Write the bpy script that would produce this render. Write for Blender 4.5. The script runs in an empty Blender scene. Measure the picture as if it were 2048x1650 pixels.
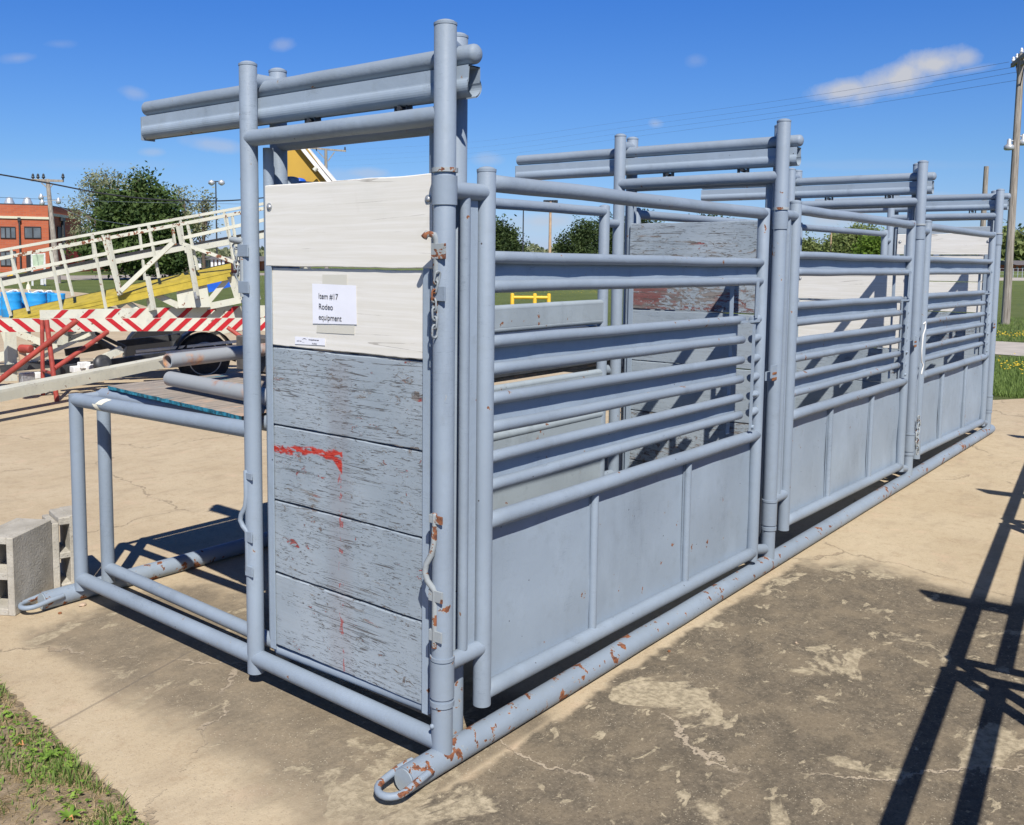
import bpy, math, random
from mathutils import Vector, Matrix, noise
R=math.radians
random.seed(7)
scn=bpy.context.scene
# ------------------------------------------------------------------ camera
CF,CX,CY=1893.33,909.69,694.22
YAW,PIT,ROL=0.704919,-0.092797,0.0061605
CO=Vector((-2.39313,-2.08446,1.82189))
Z0=0.032                                   # level of the ground
_d=Vector((math.cos(PIT)*math.cos(YAW),math.cos(PIT)*math.sin(YAW),math.sin(PIT)))
_r=Vector((math.sin(YAW),-math.cos(YAW),0)); _u=_r.cross(_d)
_r2=_r*math.cos(ROL)+_u*math.sin(ROL); _u2=-_r*math.sin(ROL)+_u*math.cos(ROL)
cam=bpy.data.cameras.new('camera'); co=bpy.data.objects.new('camera',cam); scn.collection.objects.link(co)
m=Matrix((( _r2.x,_u2.x,-_d.x),( _r2.y,_u2.y,-_d.y),( _r2.z,_u2.z,-_d.z))).to_4x4(); m.translation=CO
co.matrix_world=m
cam.sensor_width=36; cam.lens=CF/2048*36; cam.shift_x=(1024-CX)/2048; cam.shift_y=(CY-825)/2048
cam.clip_start=.05; cam.clip_end=5000
scn.camera=co
# ------------------------------------------------------------------ light
SD=Vector((0.62,0.69,-1.0)).normalized()    # direction the sunlight travels
sun=bpy.data.lights.new('sun','SUN'); sun.energy=4.6; sun.angle=R(.53); sun.color=(1,.955,.88)
so=bpy.data.objects.new('sun',sun); scn.collection.objects.link(so)
so.rotation_euler=SD.to_track_quat('-Z','Y').to_euler(); so.location=(-20,-22,30)
w=bpy.data.worlds.new('World'); scn.world=w; w.use_nodes=True
wn=w.node_tree; wn.nodes.clear()
def WN(t): return wn.nodes.new(t)
sky=WN('ShaderNodeTexSky'); sky.sky_type='NISHITA'; sky.sun_disc=False
sky.sun_elevation=math.asin(-SD.z); sky.sun_rotation=math.atan2(-SD.x,-SD.y)
sky.altitude=400; sky.air_density=1.0; sky.dust_density=0.35; sky.ozone_density=3.2
bg=WN('ShaderNodeBackground'); bg.inputs[1].default_value=.105
out=WN('ShaderNodeOutputWorld')
scn.view_settings.view_transform='Standard'; scn.view_settings.look='None'; scn.view_settings.exposure=.42; scn.view_settings.gamma=1
def ray(u,v):
    return _d+_r2*((u-CX)/CF)-_u2*((v-CY)/CF)
def P(u,v,D): return CO+ray(u,v)*D
def G(u,v,z=Z0):
    r=ray(u,v); return CO+r*((z-CO.z)/r.z)
def onY(u,v,y):
    r=ray(u,v); return CO+r*((y-CO.y)/r.y)
def onX(u,v,x):
    r=ray(u,v); return CO+r*((x-CO.x)/r.x)
# clouds: soft shapes fixed in the sky
tc=WN('ShaderNodeTexCoord')
nz=WN('ShaderNodeTexNoise'); nz.inputs['Scale'].default_value=26; nz.inputs['Detail'].default_value=7; nz.inputs['Roughness'].default_value=.62
wn.links.new(tc.outputs['Generated'],nz.inputs['Vector'])
def wm(op,a,b=None,c=None,clamp=False):
    n=WN('ShaderNodeMath'); n.operation=op; n.use_clamp=clamp
    for i,x in enumerate((a,b,c)):
        if x is None: continue
        if isinstance(x,(int,float)): n.inputs[i].default_value=x
        else: wn.links.new(x,n.inputs[i])
    return n.outputs[0]
def wdot(vec):
    n=WN('ShaderNodeVectorMath'); n.operation='DOT_PRODUCT'; wn.links.new(tc.outputs['Generated'],n.inputs[0]); n.inputs[1].default_value=vec
    return n.outputs['Value']
nfac=wm('SUBTRACT',nz.outputs['Fac'],.5)
tot=None
CL=[(1690,180,62,19,8,.9),(1790,158,92,28,18,1),(1868,128,62,26,8,1),(1925,118,28,18,0,.7),(1940,140,40,8,10,.35),
    (563,90,24,12,10,.30),(37,116,28,10,5,.28),(120,88,26,8,0,.14),(268,186,27,13,-12,.30),(425,289,62,15,-8,.42),(305,304,26,9,0,.30),(735,347,48,11,0,.42),
    (700,352,90,14,0,.22),(975,318,34,14,0,.30),(1312,247,16,10,0,.38),(1392,121,20,12,0,.16),(1095,442,75,16,0,.55),(1660,436,60,24,0,.62),(1850,398,70,12,0,.3),(1030,455,120,12,0,.25),
    (200,330,160,12,0,.12),(1700,330,260,10,0,.10)]
for (u,v,a,b,t,op) in CL:
    c=ray(u,v).normalized(); t1=_r2*math.cos(R(t))+_u2*math.sin(R(t)); t1=(t1-c*t1.dot(c)).normalized(); t2=c.cross(t1)
    x=wm('MULTIPLY',wdot(t1),CF/a); y=wm('MULTIPLY',wdot(t2),CF/b)
    r2=wm('SQRT',wm('ADD',wm('MULTIPLY',x,x),wm('MULTIPLY',y,y)))
    e=wm('SUBTRACT',1.15,r2); e=wm('ADD',e,wm('MULTIPLY',nfac,1.45))
    e=wm('MULTIPLY',wm('MULTIPLY',e,1.15,clamp=True),op)
    fr=wm('GREATER_THAN',wdot(c),.2); e=wm('MULTIPLY',e,fr)
    tot=e if tot is None else wm('MAXIMUM',tot,e)
mixc=WN('ShaderNodeMix'); mixc.data_type='RGBA'
sx=WN('ShaderNodeSeparateXYZ'); wn.links.new(tc.outputs['Generated'],sx.inputs[0])
cr_=WN('ShaderNodeValToRGB'); wn.links.new(sx.outputs[2],cr_.inputs[0]); el=cr_.color_ramp.elements
el[0].position=0; el[0].color=(.43,.50,.86,1); el[1].position=.75; el[1].color=(.045,.15,.36,1)
for p_,c_ in ((.03,(.42,.53,.82)),(.10,(.36,.53,.78)),(.235,(.24,.49,.88)),(.36,(.145,.47,1.04)),(.44,(.10,.33,.74))): e_=el.new(p_); e_.color=(*c_,1)
hsv=WN('ShaderNodeMix'); hsv.data_type='RGBA'; hsv.blend_type='MULTIPLY'; hsv.inputs[0].default_value=1; wn.links.new(sky.outputs[0],hsv.inputs[6]); wn.links.new(cr_.outputs[0],hsv.inputs[7])
wn.links.new(tot,mixc.inputs[0]); wn.links.new(hsv.outputs[2],mixc.inputs[6]); mixc.inputs[7].default_value=(4.0,4.15,4.6,1)
wn.links.new(mixc.outputs[2],bg.inputs[0]); wn.links.new(bg.outputs[0],out.inputs[0])

# ------------------------------------------------------------------ material helpers
class NT:
    def __init__(s,name,rough=.6,metal=0,spec=.5):
        s.m=bpy.data.materials.new(name); s.m.use_nodes=True; s.t=s.m.node_tree; s.b=s.t.nodes['Principled BSDF']
        s.b.inputs['Roughness'].default_value=rough; s.b.inputs['Metallic'].default_value=metal
        s.b.inputs['Specular IOR Level'].default_value=spec
        s.tc=s.t.nodes.new('ShaderNodeTexCoord')
    def n(s,t,**k):
        x=s.t.nodes.new(t)
        for a,b in k.items(): setattr(x,a,b)
        return x
    def l(s,a,b): s.t.links.new(a,b)
    def map(s,scale=(1,1,1),loc=(0,0,0),src='Object',rot=(0,0,0)):
        x=s.n('ShaderNodeMapping'); x.inputs['Scale'].default_value=scale; x.inputs['Location'].default_value=loc; x.inputs['Rotation'].default_value=rot; s.l(s.tc.outputs[src],x.inputs[0]); return x.outputs[0]
    def noise(s,scale,detail=5,rough=.55,vec=None,dist=0):
        x=s.n('ShaderNodeTexNoise'); x.inputs['Scale'].default_value=scale; x.inputs['Detail'].default_value=detail; x.inputs['Roughness'].default_value=rough; x.inputs['Distortion'].default_value=dist
        s.l(vec if vec is not None else s.tc.outputs['Object'],x.inputs['Vector']); return x.outputs['Fac']
    def vor(s,scale,vec=None,feature='F1',rnd=1):
        x=s.n('ShaderNodeTexVoronoi',feature=feature); x.inputs['Scale'].default_value=scale; x.inputs['Randomness'].default_value=rnd
        s.l(vec if vec is not None else s.tc.outputs['Object'],x.inputs['Vector']); return x.outputs['Distance']
    def math(s,op,a,b=None,clamp=False):
        x=s.n('ShaderNodeMath',operation=op,use_clamp=clamp)
        for i,v in enumerate((a,b)):
            if v is None: continue
            if isinstance(v,(int,float)): x.inputs[i].default_value=v
            else: s.l(v,x.inputs[i])
        return x.outputs[0]
    def ramp(s,fac,a,b):      # smooth 0..1 between a and b
        x=s.n('ShaderNodeMapRange'); x.interpolation_type='SMOOTHSTEP'; x.inputs[1].default_value=a; x.inputs[2].default_value=b
        s.l(fac,x.inputs[0]); return x.outputs[0]
    def mix(s,fac,a,b,mode='MIX'):
        x=s.n('ShaderNodeMix',data_type='RGBA',blend_type=mode)
        if isinstance(fac,(int,float)): x.inputs[0].default_value=fac
        else: s.l(fac,x.inputs[0])
        for i,v in ((6,a),(7,b)):
            if isinstance(v,tuple): x.inputs[i].default_value=(*v[:3],1)
            else: s.l(v,x.inputs[i])
        return x.outputs[2]
    def xyz(s):
        x=s.n('ShaderNodeSeparateXYZ'); s.l(s.tc.outputs['Object'],x.inputs[0]); return x.outputs
    def base(s,c):
        if isinstance(c,tuple): s.b.inputs['Base Color'].default_value=(*c[:3],1)
        else: s.l(c,s.b.inputs['Base Color'])
    def rough(s,f): s.l(f,s.b.inputs['Roughness'])
    def bump(s,h,strength=.3,dist=.01):
        x=s.n('ShaderNodeBump'); x.inputs['Strength'].default_value=strength; x.inputs['Distance'].default_value=dist; s.l(h,x.inputs['Height']); s.l(x.outputs[0],s.b.inputs['Normal'])
def simple(name,c,rough=.6,metal=0,var=.12,scale=6,bump=.0,spec=.5):
    k=NT(name,rough,metal,spec); n=k.noise(scale,6)
    k.base(k.mix(k.ramp(n,.3,.7),tuple(x*(1-var) for x in c),tuple(min(1,x*(1+var)) for x in c)))
    if bump: k.bump(k.noise(scale*6,4),bump,.01)
    return k.m
PAINT=(.235,.284,.345)
def paint(name,chip=.0,lo=.70,lump=.35,c=PAINT,grime=.0,loc=0,near=0):
    k=NT(name,.42,0,.35)
    big=k.noise(1.7,4,.5,k.map(loc=(loc,0,0))); fine=k.noise(14,6,.6)
    col=k.mix(k.ramp(big,.3,.7),tuple(x*.93 for x in c),tuple(x*1.06 for x in c))
    col=k.mix(k.math('MULTIPLY',k.ramp(fine,.52,.75),.25),col,(.20,.23,.25))
    chalk=k.noise(3.2,6,.65,k.map((1,1,.5),(loc+2,0,3))); col=k.mix(k.math('MULTIPLY',k.ramp(chalk,.5,.72),.30),col,tuple(min(1,x*1.35) for x in c))
    smg=k.noise(4.4,7,.7,k.map((1,1,.35),(loc,8,3))); col=k.mix(k.math('MULTIPLY',k.ramp(smg,.56,.74),.45),col,tuple(x*.62 for x in c))
    scr=k.noise(1.0,3,.5,k.map((7,7,60),(loc,1,3)),.5); sl=k.math('MULTIPLY',k.math('LESS_THAN',k.math('ABSOLUTE',k.math('SUBTRACT',scr,.5)),.004),k.ramp(smg,.5,.62)); col=k.mix(k.math('MULTIPLY',sl,.6),col,tuple(x*.55 for x in c))
    # old yellowish primer and rust under chips
    ch=k.noise(17,5,.62,k.map(loc=(3.1+loc,1.7,.4)),.3); reg=k.noise(2.3,3,.5,k.map(loc=(7+loc,2,1)))
    f=k.math('ADD',ch,k.math('MULTIPLY',k.math('SUBTRACT',reg,.5),.45))
    thr=lo-chip
    if near: f=k.math('ADD',f,k.math('MULTIPLY',k.ramp(k.xyz()[0],.9,-.15),near))
    halo=k.ramp(f,thr-.025,thr-.005); cor=k.ramp(f,thr,thr+.006)
    col=k.mix(k.math('MULTIPLY',halo,.30),col,(.42,.42,.33))
    rust=k.mix(k.ramp(k.noise(60,4),.35,.65),(.11,.045,.03),(.27,.105,.048))
    col=k.mix(cor,col,rust)
    # tiny black nicks
    v=k.vor(9,k.map(loc=(loc,5,2))); nick=k.math('LESS_THAN',k.math('ADD',v,k.math('MULTIPLY',k.noise(90,2),.04)),.05)
    col=k.mix(nick,col,(.06,.055,.06))
    k.base(col)
    k.rough(k.math('ADD',k.math('MULTIPLY',cor,.35),k.math('ADD',.45,k.math('MULTIPLY',fine,.2))))
    h=k.math('ADD',k.math('MULTIPLY',k.noise(22,4,.6),.7),k.math('MULTIPLY',cor,-.6)); h=k.math('ADD',h,k.math('MULTIPLY',k.noise(120,3),.15))
    k.bump(h,lump,.006)
    return k.m
M={}
M['paint']=paint('grey_blue_paint',-.035)
M['paint_rail']=paint('grey_blue_paint_rails',-.02,loc=4,lump=.5)
M['paint_skid']=paint('chipped_skid_paint',.07,near=.065,loc=9,lump=.45)
M['paint_sheet']=paint('grey_blue_sheet_paint',-.03,lump=.3,c=(.285,.346,.416),loc=2)
M['paint_old']=paint('dull_grey_paint',.02,c=(.30,.35,.39),loc=6)
M['paint_rusty']=paint('rust_eaten_bracket_paint',.13,loc=1.2,c=(.31,.34,.355))
M['rusty_pipe']=None
def rustpipe():
    k=NT('rust_streaked_pipe',.6); n=k.noise(5,6,.6,k.map((1,1,1)));r=k.noise(30,5)
    col=k.mix(k.ramp(n,.54,.70),(.30,.32,.335),k.mix(k.ramp(r,.4,.6),(.34,.13,.05),(.52,.27,.13)))
    k.base(col); k.bump(r,.3,.004); return k.m
M['rusty_pipe']=rustpipe()
M['rust']=simple('bare_rust',(.25,.10,.04),.85,0,.5,30,.3)
def boardmat(name,kind):
    k=NT(name,.7,0,.25)
    x=k.xyz()
    g=k.map((30,1.0,30)); grain=k.noise(2.0,8,.65,g,.4)            # long grain along the board (Y)
    g2=k.map((50,13,110),(3,1,2)); fine=k.noise(1.5,5,.7,g2,.9)
    crk=k.noise(1.0,9,.75,k.map((20,1.9,60),(1,4,7)),.6)
    patch=k.noise(3.0,4,.6,k.map((1,1,1.4),(2,3,4)))
    if kind=='white':
        col=k.mix(k.ramp(grain,.35,.7),(.69,.665,.60),(.765,.745,.70))
        kn=k.noise(3.4,3,.5,k.map((1,1,.7),(5,2,6)),1.5); col=k.mix(k.math('MULTIPLY',k.ramp(kn,.66,.80),.55),col,(.42,.37,.30))
        ln=k.noise(1.0,2,.3,k.map((1,.55,13),(4,8,1)),.2); line=k.math('LESS_THAN',k.math('ABSOLUTE',k.math('SUBTRACT',ln,.5)),.004)
        line=k.math('MULTIPLY',line,k.ramp(patch,.5,.62)); col=k.mix(k.math('MULTIPLY',line,.7),col,(.25,.22,.19))
        col=k.mix(k.math('MULTIPLY',k.ramp(patch,.52,.75),.18),col,(.55,.55,.50))
        k.base(col); k.bump(k.math('ADD',k.math('MULTIPLY',grain,.3),k.math('MULTIPLY',line,-1)),.15,.003)
        return k.m
    # peeling painted boards
    flk=k.noise(7,7,.66,k.map((1,.55,3.0),(2,2,8)),1.2)
    amt={'peel':-.02,'redpeel':-.025,'heavy':.045,'redheavy':.115,'smooth':-.14}[kind]
    f=k.math('ADD',k.math('MULTIPLY',flk,.62),k.math('MULTIPLY',crk,.38)); f=k.math('ADD',f,k.math('MULTIPLY',k.math('SUBTRACT',patch,.5),.42))
    hz=k.noise(5,5,.65,k.map((1,.8,1.7),(6,1,4))); hair=k.ramp(fine,.425,.395); hair=k.math('MULTIPLY',hair,k.ramp(hz,.38,.52))
    long_=k.noise(1.0,4,.5,k.map((20,1.1,34),(2,2,2)),.5); lh=k.math('MULTIPLY',k.ramp(k.math('ABSOLUTE',k.math('SUBTRACT',long_,.5)),.012,.004),k.ramp(patch,.47,.55)); hair=k.math('MAXIMUM',hair,lh)
    chips=k.noise(1.0,6,.68,k.map((20,22,44),(5,5,5)),.6); chm=k.math('ADD',chips,k.math('MULTIPLY',k.math('SUBTRACT',hz,.5),.55))
    pe=k.math('MAXIMUM',k.ramp(f,.600-amt,.612-amt),k.ramp(chm,.63-amt*.8,.642-amt*.8))
    if kind=='smooth': hair=k.math('MULTIPLY',hair,.25)
    pc=k.mix(k.ramp(k.noise(2.2,4),.3,.7),(.27,.32,.365),(.34,.39,.435)); pc=k.mix(k.math('MULTIPLY',k.ramp(grain,.5,.75),.35),pc,(.25,.275,.30))
    wood=k.mix(k.ramp(grain,.35,.65),(.13,.12,.115),(.27,.245,.23))
    redn=k.noise(5,4,.6,k.map((1,.8,2),(9,9,3)))
    red=k.ramp(redn,*((.60,.66) if kind in('peel','heavy') else (.50,.60)))
    wood=k.mix(k.math('MULTIPLY',red,.85 if kind!='redheavy' else .55),wood,(.34,.035,.03) if kind!='redheavy' else (.22,.035,.032))
    col=k.mix(pe,pc,wood); col=k.mix(k.math('MULTIPLY',hair,.85),col,(.09,.085,.085))
    edge=k.math('MULTIPLY',k.math('MAXIMUM',k.ramp(f,.575-amt,.595-amt),k.ramp(chm,.60-amt*.8,.628-amt*.8)),k.math('SUBTRACT',1,pe)); col=k.mix(k.math('MULTIPLY',edge,.35),col,(.50,.54,.58))
    h=k.math('ADD',k.math('MULTIPLY',pe,-1.0),k.math('MULTIPLY',edge,.35)); h=k.math('ADD',h,k.math('MULTIPLY',hair,-.8)); h=k.math('ADD',h,k.math('MULTIPLY',grain,.25))
    if kind=='redpeel':
        def band(v,c,hw,soft=.01): return k.ramp(k.math('ABSOLUTE',k.math('SUBTRACT',v,c)),hw+soft,hw)
        wob=k.math('MULTIPLY',k.math('SUBTRACT',k.noise(9,5,.6),.5),.07); zz=k.math('ADD',x[2],wob); yy=k.math('ADD',x[1],k.math('MULTIPLY',wob,.7))
        lower=k.math('ADD',zz,k.math('MULTIPLY',x[1],.05))
        s1=k.math('MULTIPLY',band(lower,1.098,.009),band(yy,.75,.215)); s2=k.math('MULTIPLY',band(zz,1.035,.045),band(yy,.585,.045))
        s2=k.math('MULTIPLY',s2,k.ramp(k.math('SUBTRACT',k.math('ADD',zz,-1.0),k.math('MULTIPLY',k.math('ADD',yy,-.53),1.0)),-.01,.0))
        rr=k.math('MULTIPLY',k.math('MAXIMUM',s1,s2),k.ramp(k.noise(26,6,.7,k.map((1,.5,1.9))),.42,.47))
        line=k.math('MULTIPLY',band(yy,.545,.008,.006),k.math('MULTIPLY',k.ramp(k.noise(22,5,.75,k.map((1,1.6,1),(3,3,3))),.54,.58),k.ramp(x[2],1.02,1.0)))
        wash=k.math('MULTIPLY',band(yy,.55,.03,.06),k.ramp(x[2],1.46,1.40)); wash=k.math('MULTIPLY',wash,.20)
        col=k.mix(wash,col,(.22,.17,.17))
        col=k.mix(rr,col,k.mix(k.ramp(fine,.45,.55),(.38,.025,.02),(.50,.06,.04))); col=k.mix(k.math('MULTIPLY',line,.75),col,(.36,.06,.05))
    k.base(col); k.bump(h,.75,.005)
    return k.m
for a in('white','peel','redpeel','heavy','redheavy','smooth'): M['b_'+a]=boardmat('board_'+a,a)
M['wood_edge']=simple('dark_board_edge',(.10,.09,.08),.8,0,.3,20)
M['paper']=simple('white_paper',(.80,.81,.88),.55,0,.02,8,.0)
M['ink']=simple('dark_ink',(.045,.045,.05),.6,0,.1)
M['ink_purple']=simple('purple_grey_ink',(.06,.05,.08),.6,0,.1)
def tape():
    k=NT('translucent_brown_tape',.3); k.base((.62,.60,.53)); return k.m
M['tape']=tape(); M['masking']=simple('cream_masking_tape',(.80,.76,.62),.6,0,.06,30,.1)
M['steel']=simple('dull_galvanised_steel',(.42,.43,.44),.45,.6,.2,40,.1)
M['paint_loop']=paint('rust_scabbed_loop_paint',.115,loc=5,lump=.4)
M['chain']=paint('painted_chain_links',.10,loc=3,c=(.25,.28,.30))
M['rubber']=simple('black_tyre_rubber',(.022,.022,.024),.75,0,.3,30,.2)
M['black']=simple('black_plastic',(.02,.02,.022),.5)
M['dark_steel']=simple('dark_painted_steel',(.045,.047,.05),.5,.2,.3,10)
M['cream']=paint('cream_trailer_paint',.02,c=(.55,.545,.455),loc=12,lump=.2)
M['cream_rust']=paint('cream_paint_with_rust',.13,c=(.55,.545,.455),loc=14,lump=.2)
M['yellow']=simple('faded_yellow_paint',(.42,.32,.035),.55,0,.18,7)
M['yellow2']=simple('bright_yellow_paint',(.75,.46,.03),.5,0,.1,6)
M['ochre']=simple('ochre_panel_paint',(.42,.25,.02),.6,0,.06,3)
M['red']=simple('red_oxide_paint',(.33,.05,.035),.6,0,.25,9)
M['stripe_red']=simple('red_stripe_paint',(.42,.006,.012),.5,0,.08,12)
M['blue']=simple('blue_barrel_plastic',(.02,.28,.62),.45,0,.12,5)
M['wood_pole']=None
def polemat():
    k=NT('weathered_pole_wood',.85); n=k.noise(2,7,.6,k.map((14,14,.7))); k.base(k.mix(k.ramp(n,.3,.7),(.16,.135,.11),(.40,.36,.31))); k.bump(n,.4,.02); return k.m
M['wood_pole']=polemat()
M['pole_tan']=simple('tan_pole_wood',(.45,.31,.20),.8,0,.15,3)
M['grey_metal']=simple('grey_lamp_metal',(.50,.52,.54),.4,.4,.1)
M['porcelain']=simple('white_porcelain',(.75,.76,.80),.3,0,.05)
M['wire']=simple('black_cable',(.02,.022,.028),.6)
M['thin_wire']=simple('grey_wire',(.10,.12,.16),.6)
def brick():
    k=NT('red_brick',.85); b=k.n('ShaderNodeTexBrick'); b.inputs['Scale'].default_value=1; b.inputs['Brick Width'].default_value=.6; b.inputs['Row Height'].default_value=.2; b.inputs['Mortar Size'].default_value=.012
    b.inputs['Color1'].default_value=(.47,.115,.045,1); b.inputs['Color2'].default_value=(.40,.092,.040,1); b.inputs['Mortar'].default_value=(.33,.17,.12,1)
    k.l(k.map((1,1,1),rot=(R(90),0,0)),b.inputs['Vector']); n=k.noise(.6,4); k.base(k.mix(k.math('MULTIPLY',k.ramp(n,.4,.7),.3),b.outputs['Color'],(.48,.14,.07))); return k.m
M['brick']=brick()
M['cream_band']=simple('cream_stone_band',(.62,.60,.45),.7,0,.05)
M['glass']=simple('grey_window_glass',(.13,.15,.17),.15,0,.2,1,spec=.8)
M['frame_dark']=simple('dark_window_frame',(.025,.023,.025),.5)
M['roof_dark']=simple('grey_shingle_roof',(.13,.12,.12),.9,0,.2,4)
M['white_paint']=simple('white_house_paint',(.72,.72,.70),.6)
M['car_white']=simple('white_car_paint',(.78,.79,.80),.25,0,.02); M['car_blue']=simple('dark_blue_car_paint',(.03,.045,.09),.25,0,.05); M['car_silver']=simple('silver_car_paint',(.45,.47,.50),.3,.5,.05)
M['sign_blue']=simple('blue_sign_paint',(.01,.10,.55),.4); M['sign_green']=simple('pale_green_sign_face',(.38,.46,.33),.5,0,.25,2)
M['maroon']=simple('maroon_paint',(.14,.02,.035),.5)
def concrete_block():
    k=NT('concrete_block',.9); n=k.noise(6,7,.65); f=k.noise(80,4); pit=k.vor(55)
    col=k.mix(k.ramp(n,.3,.7),(.33,.305,.255),(.47,.44,.38)); col=k.mix(k.ramp(pit,.12,.04),col,(.12,.11,.10))
    k.base(col); h=k.math('ADD',f,k.ramp(pit,.0,.2)); k.bump(h,.6,.006); return k.m
M['block']=concrete_block()
def plywood():
    k=NT('worn_plywood',.85); g=k.noise(2,8,.7,k.map((2.2,30,8)),.6); p=k.noise(4,6,.6); v=k.noise(3,5,.6,k.map((1,5,1),(2,2,2)))
    col=k.mix(k.ramp(g,.3,.7),(.17,.15,.13),(.44,.37,.30)); col=k.mix(k.ramp(p,.5,.62),col,(.46,.33,.24)); col=k.mix(k.ramp(v,.62,.66),col,(.03,.17,.22))
    k.base(col); k.bump(g,.8,.008); return k.m
M['ply']=plywood(); M['teal']=simple('flaking_teal_paint',(.02,.17,.24),.7,0,.7,35,.5)

def concrete():
    k=NT('weathered_concrete',.92,0,.2)
    s=k.n('ShaderNodeSeparateXYZ'); k.l(k.tc.outputs['Object'],s.inputs[0]); x,y=s.outputs[0],s.outputs[1]
    big=k.noise(.9,5,.6); mid=k.noise(4.5,6,.62); fine=k.noise(38,6,.7); st=k.noise(2.4,6,.6,k.map((1,2.6,1),(3,1,0)))
    tan=k.mix(k.ramp(big,.3,.7),(.445,.355,.235),(.505,.415,.285)); tan=k.mix(k.math('MULTIPLY',k.ramp(st,.50,.68),.45),tan,(.36,.285,.195))
    tan=k.mix(k.math('MULTIPLY',k.ramp(mid,.55,.75),.35),tan,(.60,.42,.30))
    grit=k.noise(15,7,.72,k.map(loc=(6,6,0))); tan=k.mix(k.math('MULTIPLY',k.ramp(grit,.50,.68),.45),tan,(.34,.25,.16)); tan=k.mix(k.math('MULTIPLY',k.ramp(grit,.45,.30),.35),tan,(.60,.50,.36))
    fs_=k.noise(110,3,.7); tan=k.mix(k.math('MULTIPLY',k.ramp(fs_,.56,.66),.5),tan,(.27,.20,.14))
    dk=k.mix(k.ramp(fine,.3,.7),(.112,.094,.070),(.195,.160,.115)); dk=k.mix(k.math('MULTIPLY',k.ramp(mid,.42,.66),.6),dk,(.25,.20,.135)); dk=k.mix(k.math('MULTIPLY',k.ramp(st,.5,.62),.40),dk,(.095,.080,.060)); dk=k.mix(k.math('MULTIPLY',k.ramp(grit,.52,.66),.45),dk,(.27,.22,.15)); dk=k.mix(k.math('MULTIPLY',k.ramp(fs_,.58,.66),.6),dk,(.34,.29,.21)); dk=k.mix(k.math('MULTIPLY',k.ramp(fs_,.42,.34),.5),dk,(.06,.05,.04))
    # black algae film : worn off along the skids, the slab rim and in scraped islands
    wob=k.math('MULTIPLY',k.math('SUBTRACT',k.noise(1.6,6,.62,k.map(loc=(1,5,0))),.5),1.7)
    wob2=k.math('MULTIPLY',k.math('SUBTRACT',mid,.5),.30)
    right=k.math('MULTIPLY',k.ramp(k.math('ADD',x,wob),3.5,3.05),k.ramp(k.math('ADD',y,k.math('MULTIPLY',wob2,.6)),-.062,-.11))
    wl=k.math('ADD',k.math('MULTIPLY',wob,.30),wob2)
    left=k.math('MULTIPLY',k.ramp(k.math('ADD',x,wl),.72,.50),k.ramp(k.math('ADD',y,wl),2.42,2.25)); left=k.math('MULTIPLY',left,k.ramp(y,-.10,-.06))
    rim=k.ramp(k.math('ADD',k.math('ADD',x,k.math('MULTIPLY',y,-.107)),k.math('MULTIPLY',wl,.55)),-.70,-.58)
    fr=k.ramp(k.math('ADD',x,k.math('MULTIPLY',wl,1.3)),-.62,-.28)
    dark=k.math('MULTIPLY',k.math('MULTIPLY',k.math('MAXIMUM',right,k.math('MULTIPLY',left,.80)),rim),fr)
    isl=k.noise(1.9,9,.60,k.map((1,1.35,1),(8.3,2.1,0)),.5); isl2=k.noise(6.0,8,.62,k.map((1,1.6,1),(1.3,6.1,0)),.5); isl3=k.noise(17,6,.62,k.map((1,1.8,1),(4.3,6.1,0)),.4)
    gate=k.noise(.8,2,.5,k.map(loc=(4,2,0)))
    sc=k.math('MAXIMUM',k.math('MAXIMUM',k.ramp(isl,.572,.605),k.ramp(isl2,.612,.640)),k.math('MULTIPLY',k.ramp(isl3,.625,.67),.75))
    light=k.mix(k.ramp(fine,.3,.75),(.37,.31,.21),(.48,.405,.285))
    col=k.mix(dark,tan,dk)
    scd=k.math('MULTIPLY',k.math('MULTIPLY',sc,dark),k.math('ADD',.55,k.math('MULTIPLY',k.ramp(fine,.35,.6),.45)))
    col=k.mix(scd,col,light)
    spk=k.vor(70); spk=k.math('MULTIPLY',k.math('LESS_THAN',spk,.17),k.ramp(k.noise(11,4),.48,.60)); col=k.mix(k.math('MULTIPLY',spk,k.math('MULTIPLY',k.math('SUBTRACT',1,scd),.75)),col,(.50,.44,.33))
    pit=k.vor(41,k.map(loc=(3,3,0))); pit=k.math('MULTIPLY',k.math('LESS_THAN',pit,.10),k.ramp(k.noise(7,4),.5,.6)); col=k.mix(k.math('MULTIPLY',pit,.6),col,(.16,.13,.10))
    # cracks
    wv=k.n('ShaderNodeVectorMath',operation='ADD'); nn=k.n('ShaderNodeTexNoise'); nn.inputs['Scale'].default_value=2.2; nn.inputs['Detail'].default_value=7; nn.inputs['Roughness'].default_value=.65; k.l(k.tc.outputs['Object'],nn.inputs['Vector'])
    sc_=k.n('ShaderNodeVectorMath',operation='SCALE'); sc_.inputs['Scale'].default_value=.42; k.l(nn.outputs['Color'],sc_.inputs[0]); k.l(k.tc.outputs['Object'],wv.inputs[0]); k.l(sc_.outputs[0],wv.inputs[1])
    v=k.vor(.46,wv.outputs[0],'DISTANCE_TO_EDGE'); cr=k.ramp(v,.0042,.0018); cr=k.math('MULTIPLY',cr,k.ramp(k.noise(2.1,4,.5,k.map(loc=(9,1,0))),.42,.52))
    lightcr=k.math('MULTIPLY',cr,dark)
    col=k.mix(k.math('MULTIPLY',lightcr,.75),col,(.47,.39,.29)); col=k.mix(k.math('MULTIPLY',k.math('SUBTRACT',cr,lightcr),.55),col,(.22,.17,.12))
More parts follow.
